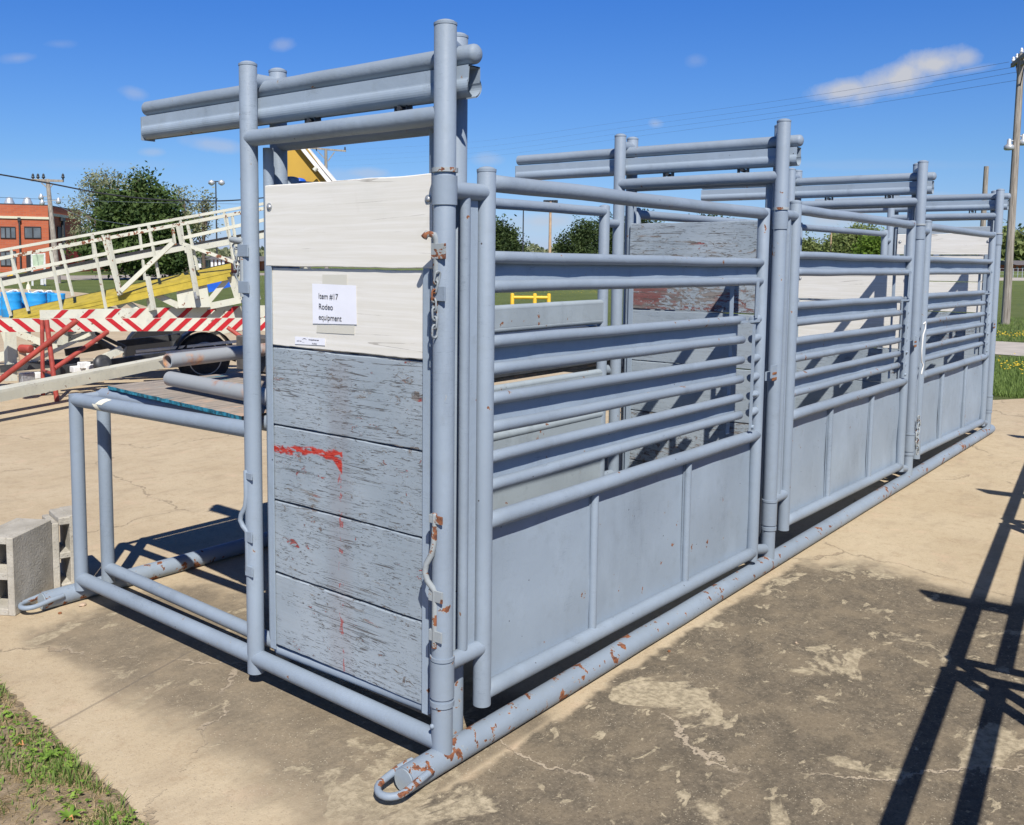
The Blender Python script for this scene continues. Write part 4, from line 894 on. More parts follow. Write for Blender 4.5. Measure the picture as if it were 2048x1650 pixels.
def wheel(u,v,D,r,fender,yaw=0.35):
    c=P(u,v,D); ax=Vector((math.cos(YAW+yaw),math.sin(YAW+yaw),0)); rm=Vector((0,0,1)).rotation_difference(-ax).to_matrix()
    q=MB(); q.lathe([(r*.62,-.11),(r*.90,-.12),(r*.985,-.085),(r,-.04),(r,.04),(r*.985,.085),(r*.90,.12),(r*.62,.11)],c,36,rot=rm); ty=part(q,'tyre','rubber')
    q=MB(); q.lathe([(r*.10,.10),(r*.18,.10),(r*.22,.055),(r*.48,.045),(r*.54,.10),(r*.63,.115),(r*.66,.105),(r*.60,.0),(r*.1,.0)],c,28,rot=rm); h=part(q,'rim','steel')
    for o_ in (h,): o_.parent=ty
    if fender:
        side=ax.cross(Vector((0,0,1))); q=MB(); vs=[]
        for k in range(15):
            a=R(-8)+math.pi*(1.08)*k/14
            for w_ in(-.16,.16):
                for rr in (r*1.13,r*1.16): vs.append(c+side*(math.cos(a)*rr)+Vector((0,0,1))*(math.sin(a)*rr)+ax*w_)
        q.add(vs,[f for k in range(14) for f in ((4*k,4*k+4,4*k+6,4*k+2),(4*k+1,4*k+3,4*k+7,4*k+5),(4*k,4*k+1,4*k+5,4*k+4),(4*k+2,4*k+6,4*k+7,4*k+3))],True); part(q,'fender','black'); q=MB(); n1=len(q.v); rim_=[c-ax*.17+side*(math.cos(R(-8)+math.pi*1.08*k/14)*r*1.13)+Vector((0,0,1))*(math.sin(R(-8)+math.pi*1.08*k/14)*r*1.13) for k in range(15)]; q.prism(rim_,ax*.02) if fender==2 else None; part(q,'fender_side','black') if fender==2 else None
wheel(310,706,15.6,.42,2,.5); wheel(407,716,14.6,.40,True,.5)
q=MB(); q.prism([P(345,655,15.3),P(372,655,15.3),P(398,700,15.3),P(345,720,15.3)],(0,.06,0)); part(q,'mud_flap','dark_steel')
# raised end of the ramp seen through the chute opening
q=MB(); q.prism([P(u,v,15) for (u,v) in ((545,262),(590,262),(662,363),(676,392),(592,392),(570,345),(540,320))],ray(600,330)*.25); part(q,'ochre_side_panel','ochre')
q=MB(); pb(q,(588,276,14.9),(682,392,14.9),.05,.055); part(q,'edge_beam','white_paint'); q=MB(); pb(q,(597,276,15.1),(688,384,15.1),.10,.05); part(q,'edge_beam','white_paint'); q=MB(); pb(q,(592,276,15.0),(684,388,15.0),.03,.022); part(q,'edge_seal','rubber')
q=MB(); c=P(598,362,14.8); q.tube([c+Vector((0,0,-.5)),c],.11,20,dome=.05); part(q,'motor_cover','sign_blue'); 
q=MB(); c=P(628,341,14.8); q.tube([c,c+ray(636,334)*0+(P(634,335,14.8)-c)],.035,12); part(q,'end_lug','cream')
q=MB(); q.beam(P(610,385,15.1),Vector((P(610,385,15.1).x,P(610,385,15.1).y,Z0)),.12,.12); part(q,'boom_post','cream')
q=MB(); q.beam(P(560,700,15.2),P(610,420,15.2),.1,.1); part(q,'boom_post','cream')
# hanging blue sheeting and dark box behind the lattice
q=MB(); q.prism([P(413,566,14.2),P(462,553,14.2),P(466,572,14.2),P(418,585,14.2)],ray(440,570)*.1); part(q,'blue_tarp','sign_blue')

# striped barrier boards
def stripes(A,B,h,th,segs,label,mirror=None,seed=0):
    A=Vector(A);B=Vector(B); d=(B-A); Ln=d.length; d.normalize(); up=Vector((0,0,1)); n_=d.cross(up).normalized()
    if n_.dot(ray(250,650))>0: n_=-n_
    q=MB(); q.beam((A+B)/2-d*Ln/2,(A+B)/2+d*Ln/2,th,h); o=q.build('barrier_board','cream',loc=A); tag(o,label,'barrier board','red and white striped barrier boards')
    for (x0,sl) in segs:
        w_=.085; hh=h*.5-.002; q=MB(); c=A+d*x0+n_*(th/2+.002)
        vs=[c+d*(-w_/2-sl*hh)-up*hh,c+d*(w_/2-sl*hh)-up*hh,c+d*(w_/2+sl*hh)+up*hh,c+d*(-w_/2+sl*hh)+up*hh]
        q.prism(vs,n_*.002); s_=q.build('red_stripe','stripe_red'); s_.data.transform(Matrix.Translation(-A)); s_.parent=o
    return o
Da=12.0
A=P(-150,651,Da); B=P(600,648,Da+1.2)
def frac(u,A,B,v=650):
    r=ray(u,v); n_=(B-A).cross(Vector((0,0,1))); t=(A-CO).dot(n_)/r.dot(n_); return (CO+r*t-A).length
segs=[(frac(u,A,B),-1.15) for u in (-55,-18,10,48,88,125,162,197,233,266)]+[(frac(u,A,B),1.05) for u in (303,334,365,395,424,450,477,503,530,556)]
stripes(A,B,.175,.05,segs,'lower red striped cream board with stripes meeting in a V',None)
A=P(80,633,Da+.7); B=P(640,620,Da+1.9)
segs=[(frac(u,A,B,630),1.05) for u in (117,171,223,273,322,369,416,460,500,545,590)]
stripes(A,B,.17,.05,segs,'upper white board with red stripes slanting one way, behind the lower one')
# red pipe stand carrying the boards
sd=G(100,798); st=empty('red_stand',(sd.x,sd.y,Z0)); tag(st,'red oxide painted pipe stand under the striped boards at the left','stand')
def sp_(a,b,r,nm,mat='red'):
    q=MB(); q.tube([a,b],r,12); o=q.build(nm,mat); o.data.transform(Matrix.Translation(-Vector(st.location))); o.parent=st
D1=(G(86,791)-CO).dot(_d); sp_(G(86,791),P(84,640,D1),.026,'leg'); D2=(G(114,803)-CO).dot(_d); sp_(G(114,803),P(93,640,D2),.030,'leg')
sp_(P(86,741,D1),P(108,748,D2),.02,'cross_bar'); sp_(P(154,641,11.7),P(-40,790,11.7),.034,'long_brace'); sp_(P(109,737,D2),P(215,664,12.4),.030,'brace')
sp_(P(455,655,12.6),P(520,700,12.6),.028,'brace')
pebble(135,768,.16,'pale sandy stone by the foot of the red stand',seed=21,h=1.1)
bpy.data.objects['stone.005'].location.z=0 if False else bpy.data.objects['stone.005'].location.z if 'stone.005' in bpy.data.objects else 0

# blue barrels
for j,(u,vt,r,lab) in enumerate(((4,593,.26,'blue plastic barrel cut off by the left picture edge'),(22,584,.29,'large blue barrel with white rim junk on top, leftmost whole one'),(45,586,.26,'blue barrel standing second in the row of whole ones'),(72,585,.31,'widest blue barrel in the middle with pale straps on top'),(94,585,.22,'narrow blue barrel right of the widest one'),(115,587,.22,'blue barrel at the right end of the row'))):
    Db=28+ (0 if j%2 else .8); p=P(u,vt,Db); h=p.z-Z0
    q=MB(); q.lathe([(r*.9,0),(r*.96,.03),(r*.96,h*.3),(r,h*.33),(r*.97,h*.36),(r*.97,h*.62),(r,h*.66),(r*.97,h*.7),(r*.95,h-.06),(r*.99,h-.03),(r*.97,h),(r*.8,h),(r*.78,h-.03)],(p.x,p.y,Z0),22); o=q.build('blue_barrel','blue',loc=(p.x,p.y,Z0)); tag(o,lab,'barrel','blue barrels behind the ramp')
    if j in(1,3,4):
        q=MB(); q.tube([(r*.7*math.cos(a),r*.5*math.sin(a),h+.02+.04*math.sin(a*3)) for a in [6.28*k/16 for k in range(16)]],.022,6,closed=True); o2=q.build('white_strap','white_paint'); o2.parent=o

# red brick building
def pz(u,v,base): # height z of pixel v above ground point under pixel column u at forward depth of base
    D=(base-CO).dot(_d); return P(u,v,D).z
bA=G(-330,545); bB=G(100,544.5); bC=G(165,541.5)
bd=empty('brick_building',(bB.x,bB.y,Z0)); tag(bd,'two storey red brick building with cream band and dark windows at the left edge','building')
BO=Vector(bd.location)
def bp_(q,nm,mat,par=None):
    o=q.build(nm,mat); o.data.transform(Matrix.Translation(-BO)); o.parent=par or bd; return o
zt=pz(60,412,bB)+.0
back=ray(60,540); back.z=0; back.normalize(); back=back*26
q=MB(); q.prism([(bA.x,bA.y,Z0),(bB.x,bB.y,Z0),(bC.x,bC.y,Z0),tuple(bC+back),tuple(bA+back)],(0,0,zt-Z0)); q.v=[(a,b,Z0 if i%10<5 else zt) for i,(a,b,c) in enumerate(q.v)]; wl=bp_(q,'wall','brick')
def facade(u,v,A,B,off=.06):
    r=ray(u,v); n_=(B-A).cross(Vector((0,0,1))).normalized(); 
    if n_.dot(r)>0: n_=-n_
    t=(A+n_*off-CO).dot(n_)/r.dot(n_); return CO+r*t,n_
def fquad(u0,v0,u1,v1,A,B,off,th,nm,mat,par=None):
    a,n_=facade(u0,v0,A,B,off); b,_=facade(u1,v0,A,B,off); c,_=facade(u1,v1,A,B,off); d,_=facade(u0,v1,A,B,off)
    zt_=(a.z+b.z)/2; zb_=(c.z+d.z)/2; q=MB(); q.prism([(a.x,a.y,zt_),(b.x,b.y,zt_),(b.x,b.y,zb_),(a.x,a.y,zb_)],-n_*th); return bp_(q,nm,mat,par)
fquad(-330,429,100,434,bA,bB,.14,.14,'stone_band','cream_band'); fquad(100.5,431,165,436,bB,bC,.16,.15,'stone_band','cream_band')
for (u0,u1,v0,v1,nn) in ((-120,-88,453,477,3),(-60,-30,453,477,3),(0,31,453,477,3),(48,82,453,477,2),(0,32,502,532,3),(48,0,0,0,0)):
    if nn==0: continue
    f=fquad(u0,v0,u1,v1,bA,bB,.10,.2,'window','frame_dark')
    for k in range(nn):
        w_=(u1-u0)/nn; fquad(u0+k*w_+1.8,v0+3,u0+(k+1)*w_-1.2,v1-1.5,bA,bB,.12,.02,'pane','glass',f)
fquad(52,507,64,545,bA,bB,.10,.2,'door','frame_dark'); fquad(116,454,124,477,bB,bC,.12,.2,'window','frame_dark')
for (u,A_,B_) in ((38,bA,bB),(128,bB,bC)):
    fquad(u-1.3,441,u+1.3,540,A_,B_,.3,.25,'downspout','dark_steel'); fquad(u-3,435,u+3,442,A_,B_,.35,.3,'rain_head','dark_steel')
q=MB(); q.prism([(a,b,zt) for (a,b) in ((bA.x,bA.y),(bB.x,bB.y),(bC.x,bC.y),((bC+back).x,(bC+back).y),((bA+back).x,(bA+back).y))],(0,0,.12)); bp_(q,'roof_edge','dark_steel')
for u,v in ((-22,408),(19,410),(55,412)):
    p=P(u,v,((bB-CO).dot(_d))+8); q=MB(); q.lathe([(.35,0),(.38,.3),(.62,.35),(.58,.7),(.42,1.1),(.34,1.3),(.02,1.42)],(p.x,p.y,zt+.1),16); bp_(q,'roof_vent','grey_metal')
# low dark building right of it
hA=G(158,543.5); hB=G(222,541); hb=back*.4
q=MB(); z1=pz(200,520,hA); q.prism([(hA.x,hA.y,Z0),(hB.x,hB.y,Z0),tuple(hB+hb),tuple(hA+hb)],(0,0,z1-Z0)); q.v=[(a,b,Z0 if i<4 else z1) for i,(a,b,c) in enumerate(q.v)]
o=q.build('low_building','brick',loc=(hA.x,hA.y,Z0)); tag(o,'low dark brick annexe between the brick building and the big evergreen','building')

# poles, lamps and wires
def pole(base,top_z,r0,r1,name,label,cat,mat='wood_pole'):
    q=MB(); q.tube([(0,0,-.1),(0,0,(top_z-Z0)*.5),(0,0,top_z-Z0)],[r0,(r0+r1)/2,r1],14); e=empty(name,(base.x,base.y,Z0)); tag(e,label,cat); o=q.build('pole',mat,e); return e
def addp(e,q,nm,mat,par=None): o=q.build(nm,mat,par or e); return o
def insul(q,p,r=.055,h=.13): q.lathe([(r*.4,-h*.6),(r*.5,0),(r,.01),(r*.9,h*.3),(r*.55,h*.45),(r*.8,h*.6),(r*.3,h)],p,10)
right=_r.copy()
# near utility pole on the right
pb_=G(2010.5,648); zt_=pz(2038,118,pb_); up1=pole(pb_,zt_,.118,.085,'utility_pole','weathered utility pole with crossarm and two lamps at the right edge','utility pole')
ht=zt_-Z0; ca=(-_r*.34-_d*1.0); ca.z=0; ca.normalize()
for sx in (0,):
    q=MB(); q.beam(Vector((0,0,ht-.12))-ca*1.1,Vector((0,0,ht-.12))+ca*1.1,.09,.11); addp(up1,q,'crossarm','wood_pole')
    q=MB(); cb=Vector((.9,.45,0)).normalized(); q.beam(Vector((0,0,ht-.30))-cb*.55,Vector((0,0,ht-.30))+cb*.2,.09,.10); addp(up1,q,'crossarm','wood_pole')
q=MB()
for s_ in(-1,1): q.beam(Vector((0,0,ht-1.0)),ca*(s_*.62)+Vector((0,0,ht-.18)),.02,.04)
addp(up1,q,'arm_brace','dark_steel')
for off in (-1.0,-.55,.0,.55,1.0):
    q=MB(); insul(q,ca*off+Vector((0,0,ht-.02)) if off else Vector((0,0,ht+.03))); addp(up1,q,'insulator','porcelain')
for s_ in(-1,1):
    c=-right*(.33*-s_)*1.0+Vector((0,0,pz(2010,297,pb_)-Z0)); c=right*(.20*s_)+Vector((0,0,pz(2010,297,pb_)-Z0+(.14 if s_>0 else 0)))
    q=MB(); q.tube([Vector((0,0,c.z+.16)),Vector((c.x,c.y,c.z+.16))],.02,8); addp(up1,q,'lamp_arm','grey_metal')
    q=MB(); q.lathe([(.03,.22),(.055,.19),(.06,.07),(.12,.03),(.135,0),(.13,-.07),(.10,-.10),(.02,-.11)],c,18); addp(up1,q,'lamp','grey_metal')
# second thin pole behind the last frame
b2_=G(1958,590); z2=pz(1968,335,b2_); e=pole(b2_,z2,.17,.12,'wood_pole','plain grey wooden pole rising behind the last frame','pole')
# left pole with crossarm and lamps
b3=G(116,566); z3=pz(96,358,b3); e3=pole(b3,z3,.22,.13,'utility_pole','leaning pale utility pole with crossarm in front of the brick building','utility pole')
D3=(b3-CO).dot(_d); top=P(95,358,D3); sh=Vector((top.x-b3.x,top.y-b3.y,0))
for v_ in e3.children[0].data.vertices: v_.co+=sh*max(0,v_.co.z/(z3-Z0))
q=MB(); h3=z3-Z0; q.beam(P(62,360,D3)-Vector(e3.location),P(127,362,D3)-Vector(e3.location),.14,.16); addp(e3,q,'crossarm','wood_pole')
for u in (66,76,87,126):
    q=MB(); insul(q,P(u,356,D3)-Vector(e3.location),.12,.3); addp(e3,q,'insulator','dark_steel')
q=MB(); q.beam(P(83,366,D3)-Vector(e3.location),P(97,378,D3)-Vector(e3.location),.05,.06); q.beam(P(106,368,D3)-Vector(e3.location),P(98,378,D3)-Vector(e3.location),.05,.06); addp(e3,q,'arm_brace','wood_pole')
for (u,v,ub) in ((84,405,98),(117,402,100),(82,394,98)):
    q=MB(); q.tube([P(ub,v-1,D3)-Vector(e3.location),P(u,v-1,D3)-Vector(e3.location)],.03,6); addp(e3,q,'lamp_arm','grey_metal')
    q=MB(); q.lathe([(.06,.22),(.12,.12),(.17,0),(.15,-.16),(.03,-.22)],P(u,v,D3)-Vector(e3.location),12); addp(e3,q,'lamp','grey_metal')
# pole behind the ramp's raised end
b4=G(660,556); D4=(b4-CO).dot(_d); z4=P(655,300,D4).z; e4=pole(b4,z4,.2,.13,'utility_pole','utility pole with crossarm seen through the first chute opening','utility pole')
e4.location=(P(653,500,D4).x,P(653,500,D4).y,Z0)
q=MB(); q.beam(P(620,296,D4)-Vector(e4.location),P(692,302,D4)-Vector(e4.location),.14,.16); addp(e4,q,'crossarm','wood_pole')
q=MB(); q.beam(P(635,302,D4)-Vector(e4.location),P(654,322,D4)-Vector(e4.location),.05,.07); q.beam(P(669,304,D4)-Vector(e4.location),P(656,322,D4)-Vector(e4.location),.07,.09); addp(e4,q,'arm_brace','wood_pole')
for u in (633,690):
    q=MB(); insul(q,P(u,299,D4)-Vector(e4.location),.1,.25); addp(e4,q,'insulator','dark_steel')
# tall slim floodlight mast
def mast(u,vb,vt,r,name,label,lamps,mat='dark_steel',D=None):
    b=G(u,vb); D_=(b-CO).dot(_d); top=P(u,vt,D_); e=pole(b,top.z,r,r*.7,name,label,'light pole',mat)
    e.location=(P(u,(vb+vt)/2,D_).x,P(u,(vb+vt)/2,D_).y,Z0)
    if lamps:
        q=MB(); q.beam(P(u-lamps,vt,D_)-Vector(e.location),P(u+lamps,vt,D_)-Vector(e.location),.10,.12); addp(e,q,'crossarm',mat)
    return e,D_
e,D5=mast(433,546,363,.10,'light_pole','slim dark light pole with two round lamps above the ramp',9)
for u in (423,443):
    q=MB(); q.lathe([(.1,.3),(.35,.15),(.38,-.15),(.1,-.35)],P(u,365,D5)-Vector(e.location),12); addp(e,q,'lamp','grey_metal')
mast(1046,560,405,.07,'light_pole','thin dark mast beside the pale wooden pole in the gap over the first gate',0)
e,D6=mast(1100,556,404,.17,'light_pole','pale tan wooden floodlight pole in the gap over the first gate',13,'pole_tan')
for k in range(5):
    q=MB(); q.box(P(1090+5.6*k,403,D6)-Vector(e.location),(.3,.25,.28),bev=.04); addp(e,q,'flood_lamp','dark_steel')
mast(1661,548,462,.12,'wood_pole','short pale pole before the bushes seen through the second gate',0,'pole_tan'); mast(1721,545,497,.12,'wood_pole','shorter pale post right of the one before the bushes',0,'pole_tan')
# cables
def cable(pts,r,label,mat='wire',sag=0,n=30):
    pts=[Vector(p) for p in pts]; q=MB(); out_=[]
    for i in range(len(pts)-1):
        a,b=pts[i],pts[i+1]
        for k in range(n): t=k/n; out_.append(a.lerp(b,t)-Vector((0,0,sag*4*t*(1-t))))
    out_.append(pts[-1]); q.tube(out_,r,6); o=q.build('cable',mat); tag(o,label,'cable','overhead wires'); return o
def curve_through(px,r,label,mat):
    # smooth cable through points given on one vertical plane
    q=MB(); P3=[P(*p) for p in px]; out_=[]
    for i in range(len(P3)-1):
        p0=P3[max(i-1,0)];p1=P3[i];p2=P3[i+1];p3=P3[min(i+2,len(P3)-1)]
        for k in range(8):
            t=k/8; out_.append(.5*((2*p1)+(p2-p0)*t+(2*p0-5*p1+4*p2-p3)*t*t+(3*p1-p0-3*p2+p3)*t**3))
    out_.append(P3[-1]); q.tube(out_,r,6); o=q.build('cable',mat); tag(o,label,'cable','overhead wires')
curve_through([(-120,330,26),(0,349,27),(95,366,28),(200,386,29),(300,398,30),(400,402,31),(490,399,32),(620,385,33)],.024,'thick black cable sagging across the sky at the left','wire')
for k,(va,vb,vc) in enumerate(((124,192,262),(134,204,274),(143,215,284),(160,226,294))):
    ua=(2018,2028,2040,2036)[k]; curve_through([(ua,va,27.5),(1620,vb,46),(1300,vb+(vc+26-vb)*.46,75),(900,vc+26,140),(620,vc+40,210)],.0052,'thin grey power wire from the right pole, %s of the four'%('topmost','second from top','third from top','lowest')[k],'thin_wire')
curve_through([(-60,392,40),(80,398,60),(300,405,60),(490,408,60)],.012,'faint thin wire level with the roof vents','thin_wire')
curve_through([(108,405,62),(160,432,60),(260,450,58)],.015,'thin wire running down from the left pole to the evergreen','thin_wire')
curve_through([(2048,470,30),(1990,430,60),(1900,400,90)],.010,'thin wire slanting down behind the right utility pole','thin_wire')

# ------------------------------------------------------------------ trees
def tree(base,blobs,mat,n,size,name,label,group=None,trunk=(.3,.12),h=None,bark='bark',limbs=7,flat=.5,rngseed=1,hollow=.35,lump=1.0,cat='tree',stringy=0):
    rnd=random.Random(rngseed); e=empty(name,(base.x,base.y,Z0)); tag(e,label,cat,group)
    tot=sum(b[3]*b[4]*b[5] for b in blobs) if len(blobs[0])==6 else 1
    q=MB(); vs=[];fs=[]
    cen=[]
    for (cx,cy,cz,rx,ry,rz) in blobs:
        m_=max(5,int(n*(rx*ry*rz)**.67/sum((b[3]*b[4]*b[5])**.67 for b in blobs)))
        # clumps inside the blob
        nc=max(4,int(m_/26)); 
        for c in range(nc):
            th=rnd.uniform(0,6.283); ph=math.asin(rnd.uniform(-1,1)); rr=(hollow+(1-hollow)*rnd.random())**.6
            d=Vector((math.cos(ph)*math.cos(th),math.cos(ph)*math.sin(th),math.sin(ph))); f=1+.28*lump*noise.noise(d*2.2+Vector((cx,cy,cz)))
            c0=Vector((cx+d.x*rx*rr*f,cy+d.y*ry*rr*f,cz+d.z*rz*rr*f)); cr=size*rnd.uniform(1.6,3.4)
            cen.append(c0)
            for k in range(26):
                g=Vector((rnd.gauss(0,1),rnd.gauss(0,1),rnd.gauss(0,.75)+ (stringy*rnd.random())))*cr*.5; p=c0+g; s_=size*rnd.uniform(.5,1.15)
                a=Vector((rnd.uniform(-1,1),rnd.uniform(-1,1),rnd.uniform(-.6,.9))).normalized(); b=a.cross(Vector((rnd.uniform(-1,1),rnd.uniform(-1,1),rnd.uniform(-1,1)))).normalized()
                i=len(vs); vs+=[p-a*s_*.5,p+b*s_*.26,p+a*s_*.55,p-b*s_*.26]; fs.append((i,i+1,i+2,i+3))
    q.add(vs,fs,False); q.build('crown',mat,e)
    top=max(b[2] for b in blobs); q=MB(); tr_,tt=trunk
    q.tube([(0,0,-.2),(.05*tr_,.1*tr_,top*.3),(0,0,top*.62),(0,0,top*.95)],[tr_,tr_*.8,tr_*.5,tt*.4],10); q.build('trunk',bark,e)
    q=MB()
    for k in range(limbs):
        c=cen[rnd.randrange(len(cen))]; z0_=min(top*.7,max(top*.15,c.z*.6)); m_=Vector((c.x*.5,c.y*.5,(z0_+c.z)/2)); q.tube([(0,0,z0_),m_,c],[tt*.6,tt*.35,tt*.12],6)
    q.build('limbs',bark,e); return e
def tree_px(u,vb,blobs_px,D=None,**k):
    b=G(u,vb) if D is None else None
    if D is None: D=(b-CO).dot(_d)
    else: b=P(u,vb,D)
    s_=D/CF; B=[]
    for (uu,vv,ru,rv) in blobs_px:
        p=P(uu,vv,D); B.append((p.x-b.x,p.y-b.y,p.z-Z0,ru*s_,ru*s_*.95,rv*s_))
    return tree(b,B,**k)
# big dark evergreen
tree_px(275,560,[(268,420,34,38),(284,374,13,30),(240,445,36,40),(300,455,44,44),(330,430,26,28),(350,470,20,32),(225,498,42,34),(290,505,52,38),(340,515,30,22),(178,500,18,14),(216,400,12,14),(322,392,12,14)],mat='pine',n=30000,size=.42,name='evergreen_tree',label='big dark evergreen tree behind the ramp rails',trunk=(.55,.3),rngseed=2,lump=1.6)
tree_px(240,552,[(215,382,62,34),(180,415,40,40),(275,372,34,24),(170,480,32,34),(165,450,26,30),(200,365,30,16)],D=100,mat='pale',n=6500,size=.30,name='budding_tree',label='pale sparse budding tree showing behind the big evergreen',trunk=(.4,.3),rngseed=3,limbs=40,hollow=.1,stringy=1.0)
tree_px(372,550,[(362,400,20,24),(378,435,24,26),(392,460,22,22)],D=110,mat='pale',n=1500,size=.42,name='budding_tree',label='small sparse budding tree just right of the big evergreen',trunk=(.3,.2),rngseed=4,limbs=24,hollow=.1,stringy=1.0)
tree_px(408,550,[(415,405,16,16),(404,425,14,18),(420,440,12,14),(400,465,16,18)],D=110,mat='pale',n=900,size=.42,name='budding_tree',label='small sparse budding tree beside the slim light pole',trunk=(.25,.2),rngseed=5,limbs=24,hollow=.1,stringy=1.0)
tree_px(340,560,[(345,525,22,12),(362,520,16,12)],mat='pine2',n=900,size=.4,name='evergreen_tree',label='low dark evergreen shrub right of the big one\'s trunk',trunk=(.15,.08),rngseed=6)
# evergreens in the gap over the first gate
tree_px(1000,556,[(992,475,34,36),(1015,480,24,26),(985,500,40,30),(1035,500,16,18)],mat='pine2',n=9000,size=.34,name='evergreen_tree',label='dark evergreen next to the first gate post',rngseed=7,lump=1.5)
tree_px(1160,552,[(1170,462,26,22),(1150,485,34,24),(1185,482,34,26),(1125,500,18,14),(1160,510,44,20)],mat='pine2',n=10000,size=.34,name='evergreen_tree',label='dark pine with layered boughs left of the second frame',rngseed=8,lump=1.9)
tree_px(1235,552,[(1212,450,20,22),(1225,480,32,34),(1260,470,40,38),(1290,450,30,26),(1240,510,50,22)],mat='pine2',n=10000,size=.34,name='evergreen_tree',label='dark pine partly hidden behind the second frame post',rngseed=9,lump=1.7)
tree_px(1420,552,[(1410,452,34,22),(1440,470,44,34),(1400,500,50,26)],mat='pine2',n=3500,size=.5,name='evergreen_tree',label='dark pine top peeping over the second frame boards',rngseed=19,lump=1.7)
# spring bushes through the second gate and at the right edge
tree_px(1700,548,[(1690,485,30,22),(1720,478,34,24),(1670,505,36,16),(1745,488,34,26),(1770,500,34,22)],mat='spring',n=16000,size=.5,name='spring_tree',label='rounded light green tree seen through the second gate',rngseed=10)
tree_px(1755,547,[(1752,492,26,22),(1770,505,26,16),(1735,505,22,14)],D=118,mat='spring2',n=7000,size=.45,name='spring_tree',label='bright yellow green tree at the right of the second gate gap',rngseed=11)
tree_px(1620,546,[(1618,492,14,14),(1632,503,18,9),(1600,500,20,12)],mat='spring',n=3500,size=.5,name='spring_tree',label='low grey green tree at the left of the second gate gap',rngseed=12)
tree_px(2005,541,[(2000,500,22,18),(2020,495,20,18),(2045,505,26,18),(2040,490,14,10)],mat='spring',n=5500,size=1.5,name='spring_tree',label='green tree clump behind the brick houses at the right edge',rngseed=13)
tree_px(2035,540,[(2036,512,20,12),(2060,510,22,14)],mat='pine2',n=2500,size=1.3,name='spring_tree',label='darker tree over the roof of the right edge house',rngseed=14)
# far line of woods along the whole horizon
q=MB(); rnd=random.Random(5); vs=[];fs=[]
for i in range(26000):
    u=rnd.uniform(-500,2500); D=rnd.uniform(330,420); hh=4.5+3.2*noise.noise(Vector((u*.012,1,0)))+2.6*noise.noise(Vector((u*.05,4,0))); hh=max(2,hh)
    if 1000<u<1200: hh+=1
    p=P(u,520,D); p.z=Z0+hh*rnd.random()**.7*1.15; s_=rnd.uniform(.5,1.3); a=Vector((rnd.uniform(-1,1),rnd.uniform(-1,1),rnd.uniform(-1,1))).normalized(); b=a.cross(Vector((rnd.uniform(-1,1),rnd.uniform(-1,1),rnd.uniform(-1,1)))).normalized()
    i=len(vs); vs+=[p-a*s_,p+b*s_*.7,p+a*s_,p-b*s_*.7]; fs.append((i,i+1,i+2,i+3))
q.add(vs,fs,False); o=q.build('far_woods','pale'); tag(o,'low pale green woods along the horizon','woods',kind='stuff')

# ------------------------------------------------------------------ small far things
def car(u,v,D,yaw,mat,label,suv=False):
    b=P(u,v,D); e=empty('parked_car',(b.x,b.y,Z0)); e.rotation_euler=(0,0,yaw); tag(e,label,'car','cars parked behind the big evergreen')
    h=1.75 if suv else 1.42
    q=MB(); pr_=[(-2.25,.35),(-2.28,.75),(-2.1,.95),(-1.2,1.0),(-.75,h*.97),(-.2,h),(.9,h),(1.5 if suv else 1.3,h*.95),(1.95,1.02),(2.25,.95),(2.3,.4)]
    q.prism([(x,-.88,z) for x,z in pr_],(0,1.76,0)); q.build('body',mat,e)
    q=MB(); q.prism([(x,-.885,z) for x,z in ((-1.05,1.02),(-.68,h*.92),(1.2,h*.92),(1.72,1.03))],(0,1.77,0)); q.build('windows','glass',e)
    for x in(-1.4,1.4):
        for y in(-.80,.80):
            q=MB(); q.lathe([(.1,-.1),(.33,-.1),(.34,0),(.33,.1),(.1,.1)],(x,y,.33),16,rot=Matrix.Rotation(R(90),3,'X')); 
            me=q; me.v=[(a,bb-y*0,c) for a,bb,c in me.v]; wq=q.build('wheel','rubber',e)
cyaw=YAW+R(90)
for (u,v,D,m_,l_,s_) in ((330,541,112,'car_white','white parked car, leftmost of the row behind the evergreen',False),(352,540,118,'car_white','white parked car right next to the leftmost one',False),(371,541,112,'car_white','white parked car between the trunk and the dark van',False),(392,541,104,'car_blue','dark blue parked van in the middle of the row',True),(425,541,100,'car_white','larger white parked car with dark glass right of the blue van',True),(455,541,120,'car_silver','silver parked car near the porch building',False)):
    p=G(u,v); D=min(D,(p-CO).dot(_d)); b=P(u,v,(p-CO).dot(_d)); car(u,v,(p-CO).dot(_d),cyaw+random.uniform(-.3,.3),m_,l_,s_)
